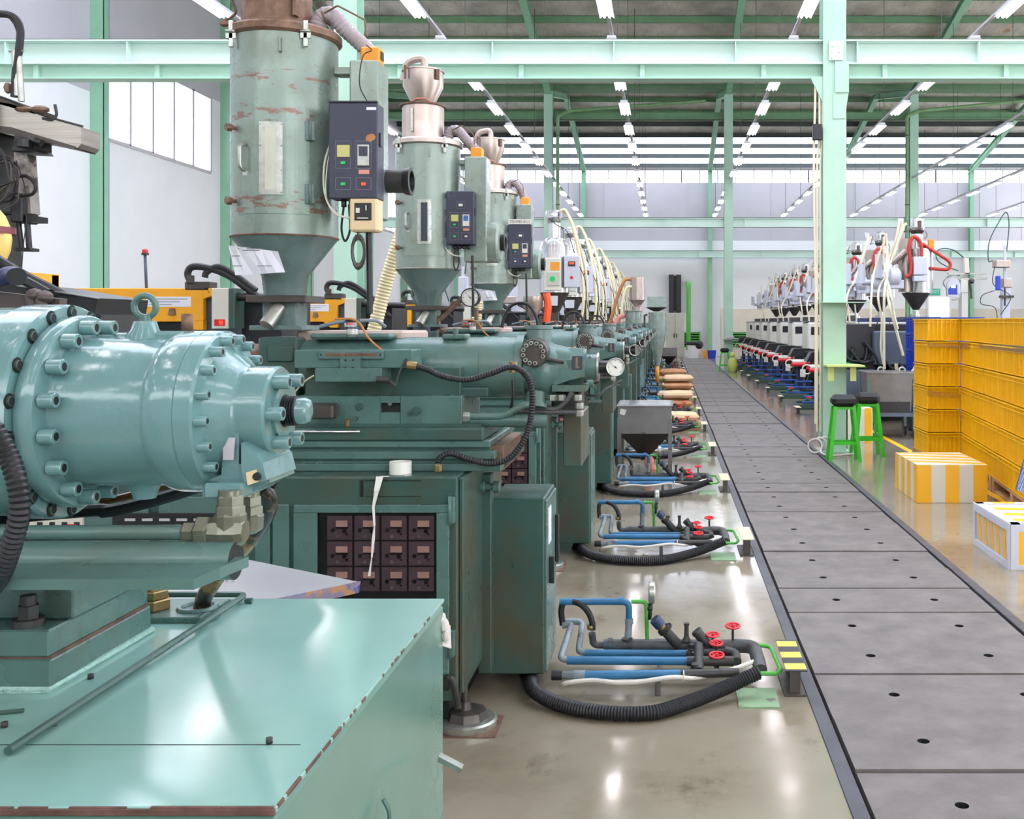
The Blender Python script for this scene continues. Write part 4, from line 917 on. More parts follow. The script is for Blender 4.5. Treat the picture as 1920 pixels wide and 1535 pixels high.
    for i in range(4): m.cyl((x0+.05+.03*i,y0+.04,Z+zz[0]),(x0+.05+.03*i,y0+.04,Z+zz[0]-.03),.011,n=8)
    m.build('cable_gland',M['blackm'],cb)
    m=MB();zc_=Z+zz[0]
    m.tube([(x0+.0,y0+.05,zc_+.26),(x0-.03,y0+.04,zc_+.15),(x0-.03,y0+.04,zc_+.03),(x0+.01,y0+.03,zc_-.05),(x0+.07,y0+.03,zc_-.075),(x0+.11,y0+.03,zc_-.06)],.004,n=6)
    m.tube([(x0+.006,y0+.05,zc_+.26),(x0-.02,y0+.04,zc_+.13),(x0-.02,y0+.04,zc_+.0),(x0+.03,y0+.03,zc_-.06),(x0+.09,y0+.03,zc_-.08)],.003,n=6);m.build('white_wire',M['offw'],cb)
    m=MB();m.tube([(x0+.05,y0+.04,zc_-.02),(x0+.04,y0+.04,zc_-.12),(x0+.055,y0+.04,zc_-.17),(x0+.075,y0+.04,zc_-.12),(x0+.07,y0+.04,zc_-.02)],.005,n=6);m.build('black_wire',M['black'],cb)
    # paper on the cone
    if k!=1:
        m=MB();aa0,aa1=-PI*.5-.42,-PI*.5+.10
        def pc(a,zz): 
            r=.095+(R-.095)*(zz-.09)/(.251-.09)+.003;return V((X+math.cos(a)*r,Yc+math.sin(a)*r-.012,Z+zz))
        n=6;vs=[]
        for i in range(n+1):
            a=aa0+(aa1-aa0)*i/n; x_=X-.15+.20*i/n; vs+= [V((x_,Yc-.215-.012*math.sin(i),Z+.205-.004*i)),V((x_+.02,Yc-.185-.01*math.cos(i*1.3),Z+.085+.002*i))]
        m.add(vs,[(2*i,2*i+1,2*i+3,2*i+2) for i in range(n)]);pp=m.build('paper_sheet',M['paper'],g)
        m=MB()
        for j,(u0,u1,zz) in enumerate(((.2,.7,.190),(.3,.65,.183),(.08,.25,.160),(.1,.3,.12),(.6,.9,.12))):
            m.add([V((X-.15+.20*u,Yc-.222,Z+zz+dz)) for u,dz in ((u0,0),(u1,0),(u1,.003),(u0,.003))],[(0,1,2,3)])
        m.build('print',M['ink'],pp)
    else:
        m=MB()
        for sx,rr in ((-1,.03),(1,.03),(.3,.03)): m.prism([(X+sx*.06-.006,Yc-.105,Z+.01),(X+sx*.06+.006,Yc-.105,Z+.01),(X+sx*.09+.006,Yc-.155,Z+.11),(X+sx*.09-.006,Yc-.155,Z+.11)],(0,.02,0))
        m.build('cone_rib',M['cone'],g)
    # black riser conduit
    m=MB();xx=X+(.40 if k==0 else .33);m.tube([(xx,Yc-.15,Z+(.30 if k==0 else .34)),(xx+.004,Yc-.15,Z+.1),(xx+.006,Yc-.15,z0+.07)],.0125 if k==0 else .009,n=8);m.build('riser_conduit',M['black'],cb)
    if k==0:
        m=MB();xa=W(659,0,4.16).x;xb=W(711,0,4.16).x;za=W(0,372,4.16).z;zb_=W(0,435,4.16).z;m.box(xa,xb,4.13,4.22,zb_,za,.008);sb=m.build('breaker_box',M['beige'],g)
        m=MB();m.box(xa+.022,xb-.022,4.125,4.13,zb_+.045,za-.022,.003);m.build('breaker_face',M['blackm'],sb)
        m=MB();m.box(xa+.03,xa+.045,4.12,4.125,zb_+.075,zb_+.095);m.box(xb-.045,xb-.041,4.12,4.125,zb_+.085,zb_+.105);m.box(xa+.035,xb-.035,4.122,4.125,zb_+.052,zb_+.056);m.build('toggle',M['offw'],sb)
        m=MB();c=V((W(673,0,4.16).x,4.15,W(0,472,4.16).z))
        for i in range(7): m.torus(c+V((.003*math.sin(i*2),.004*(i%3),.002*math.cos(i))),(.15*math.sin(i),1,.1*math.cos(i)),.024+.002*(i%3),.0028,16,5)
        for v_ in range(len(m.v)): p=m.v[v_];m.v[v_]=V((p.x,p.y,c.z+(p.z-c.z)*2.4))
        m.tube([c+V((0,0,.065)),c+V((0,0,.085))],.005,n=6);m.build('coiled_cord',M['steel_dk'],sb)
        m=MB();m.tube([(x0+.16,y0-.004,zt_+.0),(x0+.12,y0+.02,zt_+.08),(bx0+.06,Yc-.11,Z+1.0),(bx0+.09,Yc-.09,Z+1.03),(bx0+.06,Yc-.06,Z+1.06)],.0025,n=5);m.build('thin_wire',M['black'],cb)
    return g
dryer(0,'large scuffed green hopper dryer nearest the camera, navy control box and beige breaker box')
dryer(1,'green hopper dryer with steel loader on top, second from the camera')
dryer(2,'green hopper dryer whose control box bears a lettered plate, third from the camera')
# second machine: drop what the nearest machine's place leaves out
for ch in CH[MX]:
    if ch.name.split('.')[0] in ('mould_area','black_hose','manifold_block'): bpy.data.objects.remove(ch)
reindex()
# ------------------------------------------------------------------ nearest machine with the big hydraulic motor
N1=thing('injection_moulding_machine',(-1.4,1.7,0),'nearest moulding machine: big glossy teal hydraulic motor over a worn mint cabinet top','moulding machine')
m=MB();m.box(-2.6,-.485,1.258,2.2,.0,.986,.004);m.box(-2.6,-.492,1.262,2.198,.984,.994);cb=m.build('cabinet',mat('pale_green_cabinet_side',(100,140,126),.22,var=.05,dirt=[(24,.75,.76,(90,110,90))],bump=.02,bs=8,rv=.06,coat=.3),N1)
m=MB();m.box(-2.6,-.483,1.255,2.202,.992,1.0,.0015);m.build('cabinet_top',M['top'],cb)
m=MB();m.box(-2.6,-.484,1.2515,1.2545,.990,.9985,.001)
x=-2.4
while x<-.50:
    L=random.uniform(.02,.09);h=random.uniform(.0005,.0025);m.box(x,x+L,1.2525,1.2555+h*.8,.9965,1.0006,.0005);x+=L+random.uniform(0,.03)
y=1.26
while y<2.1:
    L=random.uniform(.01,.05)*(1.6 if y<1.5 else .5);h=random.uniform(.0004,.0016)*(1.4 if y<1.5 else .4);m.box(-.4838-h,-.4822,y,y+L,.995,1.0007,.0005);y+=L+random.uniform(.0,.03 if y<1.5 else .12)
m.build('chipped_edge',M['chip'],cb)
m=MB();m.box(-2.6,-.52,1.4385,1.440,.9995,1.0006);m.box(-1.9,-.5,1.60,1.6006,.9,.9004);m.build('seam',M['hole'],cb)
for px,py in ((100,1360),(505,1393),(8,1363),(170,1272)):
    p=G(px,py,1.0);MB().cyl(p,p+V((0,0,.008)),.005,n=8).build('screw',M['iron'],cb)
m=MB();p=W(818,1420,1.75);m.prism([W(822,1418,2.0),W(866,1441,1.97),W(862,1449,1.97),W(820,1428,2.0)],(0,.02,0));m.build('side_lever',M['silver'],cb)
m=MB();m.pipe([(-.475,1.7,.80),(-.465,1.7,.78),(-.465,1.7,.72),(-.478,1.7,.70)],.004,n=6);m.build('side_hook',M['teal'],cb)
m=MB();m.pipe([(-1.25,2.19,1.012),(-.912,2.19,1.012),(-.908,2.16,1.012),(-.91,1.40,1.008)],.0065,n=8,br=.015);m.cyl((-.90,2.165,1.006),(-.885,2.165,1.006),.006);m.build('hinge_rod',M['teal_dk'],N1)
m=MB();a=G(282,1157,1.0);m.box(-1.2,-.93,2.02,2.16,.999,1.012,.002);m.torus((-.965,2.085,1.013),(0,0,1),.035,.006,20,6);tr=m.build('inlet_plate',M['teal'],N1)
m=MB();c=V((-1.055,2.08,1.012));hexnut(m,c,(0,0,1),.036,.022);hexnut(m,c+V((0,0,.022)),(0,0,1),.032,.018);m.cyl(c+V((0,0,.04)),c+V((0,0,.06)),.022);m.build('brass_nut',M['bronze'],tr)
# mounting base
m=MB();m.box(-2.4,-1.0,1.645,1.965,1.0,1.052,.003);m.box(-2.4,-1.003,1.645,1.96,1.056,1.10,.003);m.box(-2.4,-1.0,1.707,1.962,1.10,1.205,.003);bs=m.build('mounting_base',M['teal'],N1)
m=MB();m.box(-2.4,-1.002,1.65,1.958,1.050,1.058);m.build('rust_seam',M['chip'],bs)
m=MB();P=[(-1.0,1.645),(-1.0,1.965)];m.tube([(-2.4,1.643,1.004),(-1.3,1.643,1.005),(-1.0,1.643,1.004),(-.998,1.8,1.005),(-.998,1.966,1.004)],.006,n=6,straight=True);m.build('weld_bead',mat('painted_weld',(168,206,194),.25,var=.1,vs=60,bump=1,bs=200),bs)
m=MB();c=V((W(52,0,1.67).x,1.672,1.10));m.cyl(c,c+V((0,0,.012)),.024,n=16);m.cyl(c+V((0,0,.012)),c+V((0,0,.034)),.0165,n=6);m.cyl(c+V((0,0,.034)),c+V((0,0,.05)),.012,n=12);m.build('stud_bolt',M['iron'],bs)
m=MB();m.pipe([(-2.2,1.55,1.002),(-1.02,1.55,1.002),(-.99,1.56,1.002)],.005,n=6);m.cyl((-1.20,1.48,1.0),(-1.20,1.48,1.02),.01,n=8);m.cyl((-1.25,1.47,1.024),(-1.17,1.5,1.024),.006,n=6);m.build('hold_down_rod',M['teal_dk'],bs)
# lower tray, curved cover, pipe
m=MB();m.prism([(-2.4,1.50,1.204),(-.70,1.50,1.204),(-.675,1.53,1.214),(-.66,1.60,1.214),(-2.4,1.60,1.214)],(0,0,.016));m.box(-2.4,-.70,1.53,1.66,1.10,1.204,.002) if False else None;m.build('tray',M['teal'],N1)
m=MB();m.lathe((-2.4,1.60,1.224),(1,0,0),[(0,.030),(1.72,.030)],28,cap=False);m.m=1;m.lathe((-.6805,1.60,1.224),(-1,0,0),[(0,.030),(.001,.028),(.02,.026)],28);m.build('curved_cover',[M['teal'],M['hole']],N1)
m=MB();a=W(60,1003,1.62);m.cyl((-2.2,1.62,a.z+.0),W(372,998,1.62),.0125,n=16);m.build('oil_pipe',M['teal'],N1)
m=MB()
hexnut(m,W(345,998,1.62),(1,0,0),.017,.022);hexnut(m,W(371,997,1.62),(1,0,0),.026,.022)
m.lathe(W(396,996,1.62),(1,0,0),[(0,.022),(.02,.026),(.045,.026),(.055,.018)],8,smooth=False)
c=W(432,990,1.62)
for px in (432,466):
    m=MB() if px==466 else m
    yv=1.62 if px==432 else 1.70
    q=W(px,1000,yv)
    m.lathe(q,(0,0,1),[(0,.012),(.008,.024),(.03,.025),(.036,.019),(.046,.019)],12,smooth=False)
    hexnut(m,W(px,965,yv),(0,0,1),.024,.016);hexnut(m,W(px,949,yv),(0,0,1),.021,.018);m.cyl(W(px,946,yv),W(px,918,yv),.018,n=12);m.build('elbow_fitting',M.setdefault('zinc',M.get('zinc') or mat('zinc_plated_fitting',(120,122,106),.3,metal=.6,var=.12,vs=30)),N1)
# the motor itself
AX=V((0,1.73,1.449));
def mx(px): return (px-1250)*1.73/1900
m=MB();m.lathe((-2.1,1.73,1.449),(1,0,0),[(0,.176),(mx(62)+2.1,.176),(mx(66)+2.1,.181),(mx(128)+2.1,.181),(mx(134)+2.1,.177)],64)
mo=m.build('motor_rear_drum',M['motor'],N1)
R1=.168
for i in range(18):
    m=MB();a=2*PI*(i+.5)/18;p=V((mx(134),1.73+R1*math.cos(a)*.998,1.449+R1*math.sin(a)));m.m=0;m.lathe(p,(1,0,0),[(0,.0125),(.001,.0125)],14);m.m=1;m.lathe(p,(1,0,0),[(.001,.0085),(.0045,.0085),(.005,.007)],12,cap=False);m.m=0;m.lathe(p+V((.0052,0,0)),(-1,0,0),[(0,.007),(.003,.006)],6);m.build('sunk_bolt',[M['hole'],M['teal_dk']],mo)
m=MB();m.lathe((0,1.73,1.449),(1,0,0),[(mx(128),.150),(mx(134),.158),(mx(140),.162),(mx(160),.163),(mx(168),.159),(mx(172),.150),(mx(173),.126)],64,cap=False)
m.lathe((0,1.73,1.449),(1,0,0),[(mx(172),.130),(mx(178),.1275),(mx(185),.1265),(mx(330),.1265),(mx(338),.129)],64,cap=False)
m.lathe((0,1.73,1.449),(1,0,0),[(mx(336),.129),(mx(346),.134),(mx(360),.1365),(mx(392),.1365),(mx(394),.1345),(mx(396),.1365),(mx(424),.1365),(mx(428),.133)],64,cap=False)
m.lathe((0,1.73,1.449),(1,0,0),[(mx(428),.133),(mx(432),.110),(mx(444),.100),(mx(458),.090),(mx(468),.080),(mx(474),.0765),(mx(478),.0765)],64,cap=False)
m.lathe((0,1.73,1.449),(1,0,0),[(mx(470),.0765),(mx(522),.0765),(mx(527),.073)],48)
bd=m.build('motor_body',M['motor'],N1)
bolts(bd,(mx(173),1.73,1.449),(1,0,0),.1445,16,.0125,.024,PI/16,14,[M['motor'],M['hole']],name='flange_bolt')
bolts(bd,(mx(428),1.73,1.449),(1,0,0),.122,18,.0088,.020,PI/18+.05,12,[M['motor'],M['hole']],name='end_ring_bolt')
bolts(bd,(mx(527),1.73,1.449),(1,0,0),.058,6,.0118,.026,PI/6,14,[M['motor'],M['hole']],name='boss_bolt');m=MB();m.lathe((mx(527),1.73,1.449),(1,0,0),[(0,.046),(.006,.046),(.007,.036)],32);m.build('seal_ring',M['motor'],bd)
m=MB()
for i in range(6):
    x0=mx(530)+.0045*i;m.lathe((x0,1.73,1.449),(1,0,0),[(0,.0225),(.0014,.0255),(.0031,.0255),(.0045,.0225)],28,cap=(i in(0,5)))
m.lathe((mx(527),1.73,1.449),(1,0,0),[(0,.030),(.008,.028)],28);m.build('shaft_bellows',M['black'],bd)
m=MB();m.lathe((mx(556),1.73,1.449),(1,0,0),[(0,.0225),(.016,.0225),(.022,.019),(.025,.010)],28);m.build('shaft_cap',M['motor'],bd)
m=MB();cx=mx(272);m.lathe((cx,1.73,1.56),(0,0,1),[(0,.036),(.018,.030),(.028,.022),(.042,.018)],16);m.box(cx+.02,cx+.075,1.715,1.745,1.565,1.585,.006);m.build('lifting_boss',M['motor'],bd);m=MB();m.lathe((cx,1.73,1.33),(0,0,-1),[(0,.034),(.012,.024),(.03,.018)],16);m.build('lower_boss',M['motor'],bd)
m=MB();m.torus((cx+.0,1.73,1.627),(0,1,.05),.0185,.0055,32,12);m.cyl((cx,1.73,1.598),(cx,1.73,1.612),.011,n=14);m.build('eye_bolt',M['teal'],bd)
m=MB();c=V((mx(325),1.78,1.585));m.cyl(c,c+V((0,0,.03)),.010,n=10);m.build('plug',M['rustm'],bd)
# port block under the end
m=MB()
m.prism([W(420,800,1.66),W(448,800,1.66),W(448,870,1.66),W(500,862,1.66),W(506,905,1.66),W(452,935,1.66),W(380,932,1.66),W(378,905,1.66),W(415,890,1.66)],(0,.11,0))
m.prism([W(452,830,1.64),W(478,850,1.64),W(492,868,1.64),W(500,900,1.64),W(460,912,1.64),W(452,880,1.64)],(0,.13,0))
m.box(W(380,0,1.62).x,W(455,0,1.62).x,1.62,1.76,W(0,936,1.62).z,W(0,906,1.62).z,.004)
pb=m.build('port_block',M['motor'],bd)
m=MB();m.prism([W(461,886,1.635),W(480,880,1.635),W(484,903,1.635),W(464,910,1.635)],(0,.003,0));m.m=1;p=W(482,893,1.636);m.lathe(p,(0,-1,0),[(0,.007),(.004,.006)],16);m.build('port_tag',[M['beige'],M['hole']],pb)
m=MB();m.prism([W(418,820,1.655),W(440,820,1.655),W(438,862,1.655),W(418,862,1.655)],(0,.003,0));m.build('casting_pad',M['winf'],pb)
# hoses around it
m=MB();m.tube([W(-14,800,1.46),W(14,850,1.46),W(32,905,1.45),W(37,960,1.45),W(22,1020,1.46),W(4,1072,1.48),W(-14,1100,1.5)],.0135,n=14,res=8,corr=(.0085,.0012));m.build('corrugated_hose',M['black'],N1)
m=MB();m.tube([(-2.0,1.86,1.17),W(100,962,1.88),W(200,958,1.88),W(300,935,1.88),W(385,908,1.88)],.012,n=10);m.build('rubber_hose',M['black'],N1)
m=MB();m.tube([(-2.0,1.9,1.19),W(110,940,1.92),W(200,938,1.92),W(300,915,1.92),W(400,893,1.92)],.008,n=10);m.build('brown_hose',mat('oily_brown_hose',(120,84,50),.3,var=.3,vs=14),N1)
m=MB();m.tube([W(488,915,1.80),W(503,935,1.82),W(497,965,1.85),W(465,1015,1.9),W(415,1070,1.98),W(385,1115,2.07),W(378,1140,2.085)],.0165,n=12);m.build('oil_hose',mat('amber_oiled_hose',(150,112,56),.25,var=.4,vs=9,dirt=[(7,.48,.56,(34,30,26))]),N1)
m=MB();m.tube([W(531,842,1.78),W(524,880,1.80),W(508,925,1.83),W(493,975,1.88),W(460,1040,1.93)],.0055,n=8);m.build('signal_cable',M['black'],N1)
# upper left: slanted black cover, orange bracket, hoses
m=MB();Yk=2.55
m.prism([W(-60,528,Yk),W(30,534,Yk),W(183,559,Yk),W(178,588,Yk),W(189,590,Yk),W(189,640,Yk),W(-60,640,Yk)],(0,.25,0));sc=m.build('slanted_cover',M['blackm'],N1)
m=MB();m.prism([W(30,533,Yk-.01),W(183,558,Yk-.01),W(183,560,Yk-.01),W(30,536,Yk-.01)],(0,.008,0));m.build('cover_lip',M['silver'],sc)
m=MB();a=W(45,515,3.2);b=W(111,541,3.2);m.m=0;m.box(a.x,b.x,3.16,3.2,b.z,a.z,.003);m.m=1;m.box(a.x-.1,b.x-.006,3.157,3.16,b.z,a.z-.004);m.m=0;m.box(b.x-.012,b.x,3.0,3.2,b.z,a.z);m.build('orange_bracket',[M['yel'],mat('orange_brown_plate',(200,112,40),.45,var=.15)],N1)
m=MB();m.tube([W(-30,470,2.5),W(5,494,2.5),W(50,520,2.52),W(100,545,2.55),W(140,570,2.6)],.014,n=10);m.build('black_hose',M['black'],N1)
m=MB();m.tube([W(-30,498,2.5),W(10,510,2.5),W(50,528,2.5),W(90,550,2.5)],.012,n=10);m.build('black_hose',M['black'],N1)
m=MB();m.tube([W(-30,530,2.3),W(5,520,2.3),W(20,515,2.3),W(33,518,2.28)],.02,n=12);m.m=1;m.lathe(W(31,519,2.27),(.5,-.8,0),[(0,.02),(.012,.02),(.012,.012)],14);m.build('blue_black_coupling',[mat('blue_black_rubber',(48,54,90),.4),M['hole']],N1)
m=MB()
for px,py in ((65,552),(84,556)): m.sphere(W(px,py,2.3),.018,10,(1,1,.8));m.cyl(W(px-8,py+3,2.3),W(px-4,py+30,2.3),.012)
m.prism([W(-20,545,2.32),W(112,560,2.32),W(108,600,2.32),W(-20,600,2.32)],(0,.03,0));m.build('cable_bundle',mat('dusty_brown_rubber',(84,72,68),.6,var=.2),N1)
reindex()
# grey plate bench between the machines
g=thing('sheet_metal_bench',(-1.2,2.65,0),'light grey sheet metal bench top between the two nearest machines','bench')
m=MB();zb=.935
p=[V((*W(670,1092,2.6).xy,zb)),V((-1.05,2.32,zb)),V((-1.75,2.32,zb)),V((-1.75,3.1,zb)),V((-1.3,2.92,zb))]
m.prism([q+V((0,0,-.012)) for q in p],(0,0,.012));t=m.build('plate',mat('grey_dusty_plate',(190,190,192),.32,metal=.4,var=.06,dirt=[(14,.68,.74,(120,140,170))]),g)
m=MB();a,b=p[0],p[1];d=(b-a);m.prism([a+V((0,0,-.03)),a+V((.004,0,0)),b,b+V((0,0,-.03))],(0.003,.006,0));m.build('front_lip',mat('scratched_blue_lip',(150,140,168),.4,metal=.3,var=.1,dirt=[(9,.55,.6,(200,150,110)),(12,.6,.64,(50,70,150))]),t)
m=MB();q=G(425,1090,zb);m.pipe([q+V((0,0,0)),q+V((0,0,.018)),q+V((.02,0,.0))],.002,n=6);m.build('wire_handle',M['silver'],t)
for x,y in ((-1.7,2.4),(-1.65,3.0),(-1.1,2.42),(-.95,2.62)):
    m=MB();m.box(x-.012,x+.012,y-.012,y+.012,0,zb-.012);m.build('leg',M['steel_dk'],g)
g=None
m=MB();c=W(826,1178,2.2)
for i in range(9):
    a=i*.7;m.sphere(c+V((.006+.003*(i%3),.012*math.sin(a)+.0,.02*math.cos(a*1.3)-.01*(i%2))),.012,8,(.5+.3*(i%2),1,1.2))
m.cyl(c+V((-.022,-.01,0)),c+V((0,-.01,-.01)),.01,n=10);m.prism([c+V((.0,.0,.01)),c+V((.014,.02,.0)),c+V((.016,.02,-.05)),c+V((.004,-.01,-.035))],(.003,.002,0))
tag(m.build('cloth_rag',M['rag'],loc=tuple(c)),'crumpled pale rag stuck at the back corner of the mint cabinet','cloth')
# ------------------------------------------------------------------ sprue picker robot, upper left
g=thing('picker_robot',tuple(W(40,300,3.3)),'worn picker robot arm with aluminium beam and tangled black hoses, upper left edge','robot arm')
def A(px,py,dy=0): return W(px,py,3.3+dy)
m=MB();m.prism([A(-40,186),A(18,194),A(152,238),A(152,270),A(145,277),A(60,262),A(-40,240)],(0,.11,0));b=m.build('beam',mat('ribbed_aluminium',(186,180,172),.35,metal=.6,var=.08,vs=4,dirt=[(3,.4,.6,(168,160,150),(1,1,60))]),g)
m=MB();m.prism([A(-40,232,-.005),A(20,238,-.005),A(140,274,-.005),A(140,279,-.005),A(15,250,-.005),A(-40,246,-.005)],(0,.12,0));m.prism([A(-20,172),A(70,205),A(66,214),A(-20,190)],(0,.1,0));m.build('rail',M['steel_dk'],b)
m=MB();m.cyl(A(34,92),A(40,190),.010);m.cyl(A(28,95),A(32,180),.011);m.cyl(A(17,96),A(44,96),.004);m.build('mast',M['silver'],g)
m=MB();m.tube([A(-30,30),A(5,26),A(28,34),A(38,55),A(36,90),A(30,130),A(27,182)],.012,n=10);m.build('air_hose',M['black'],g)
m=MB();m.tube([A(14,30),A(26,45),A(32,60)],.002,n=5);m.tube([A(-10,180),A(10,185),A(70,212),A(100,222),A(155,237)],.004,n=6);m.pipe([A(80,222),A(98,226),A(107,216),A(103,196)],.005,n=6);m.build('cable',M['iron'],g)
m=MB();m.sphere(A(76,205),.022,10,(1.3,1,.6));m.sphere(A(45,205),.016,8,(2,1,.6));m.sphere(A(15,165),.015,8,(.8,1,1.3));m.build('cable_clamp',M['rustm'],g)
m=MB();m.prism([A(27,252,-.01),A(62,262,-.01),A(62,278,-.01),A(66,284,-.01),A(20,282,-.01),A(27,272,-.01)],(0,.1,0));m.cyl(A(44,262,-.03),A(44,276,-.03),.022);m.cyl(A(66,264,-.02),A(78,268,-.02),.012);m.build('carriage',M['blackm'],g)
m=MB();m.prism([A(26,285),A(50,288),A(58,400),A(30,400)],(0,.05,0));m.build('arm',mat('grimy_arm_metal',(168,160,154),.45,metal=.4,var=.2,vs=12,dirt=[(9,.5,.6,(70,62,58))]),g)
m=MB();m.box(A(30,0).x,A(52,0).x,3.27,3.36,A(0,418).z,A(0,370).z,.004);m.prism([A(48,402,-.02),A(69,405,-.02),A(69,416,-.02),A(48,416,-.02)],(0,.06,0));m.cyl(A(5,400),A(50,400),.006)
m.cyl(A(35,416),A(41,466),.0075);m.cyl(A(51,416),A(55,466),.009);m.box(A(36,0).x,A(64,0).x,3.28,3.33,A(0,471).z,A(0,465).z,.002);m.build('gripper',M['blackm'],g)
rr=random.Random(3)
for i in range(9):
    m=MB();x0=rr.uniform(-8,12);y0=rr.uniform(285,320);P=[(x0-20,y0),(x0+rr.uniform(5,20),y0+rr.uniform(-8,20)),(x0+rr.uniform(8,28),y0+rr.uniform(30,45)),(x0+rr.uniform(-8,18),y0+rr.uniform(50,75)),(x0-25,y0+rr.uniform(60,90))]
    m.tube([A(a,b,-.02-.012*i) for a,b in P],rr.choice((.0025,.0035,.005)),n=6);m.build('loose_cable',rr.choice((M['black'],M['iron'],M['steel_dk'])),g)
m=MB();m.tube([A(30,332,-.03),A(48,330,-.03),A(62,340,-.03),A(67,352,-.03),A(60,364,-.03),A(40,366,-.03),A(28,360,-.03)],.0055,n=8);m.build('looped_hose',M['black'],g)
m=MB();m.tube([A(30,300,-.03),A(46,350,-.03),A(50,400,-.03),A(44,460,-.03),A(40,515,-.04)],.0015,n=5);m.build('hanging_wire',M['black'],g)
m=MB();m.box(A(-60,0).x,A(-10,0).x,3.25,3.45,A(0,640).z,A(0,180).z,.01);m.build('robot_post',M['iron'],g)
m=MB();m.sphere(A(-42,448,-.25),.1,20,(1,.5,1.18));m.m=1;m.lathe(A(-42,438,-.25),(0,0,1),[(0,.0985),(.02,.0985)],24);o=m.build('cable_drum',[mat('yellow_shell',(236,206,120),.35),mat('maroon_band',(120,50,60),.4)],g)
for v in o.data.vertices:
    pass
g=thing('signal_lamp',tuple(Wg(275,540,.0)+V((0,2.6,0))),'small red-topped signal lamp on a thin grey pole above the yellow guard','lamp')
p=W(275,545,6.4);q=W(272,478,6.4)
m=MB();m.cyl((p.x,p.y,p.z-.01),q,.009,n=10);m.build('pole',M['slate'],g)
m=MB();m.lathe(q,(0,0,1),[(0,.022),(.012,.022)],14);m.build('collar',M['blackm'],g)
m=MB();m.lathe(q+V((0,0,.012)),(0,0,1),[(0,.018),(.02,.017),(.028,.008)],14);m.build('lens',M['red'],g)
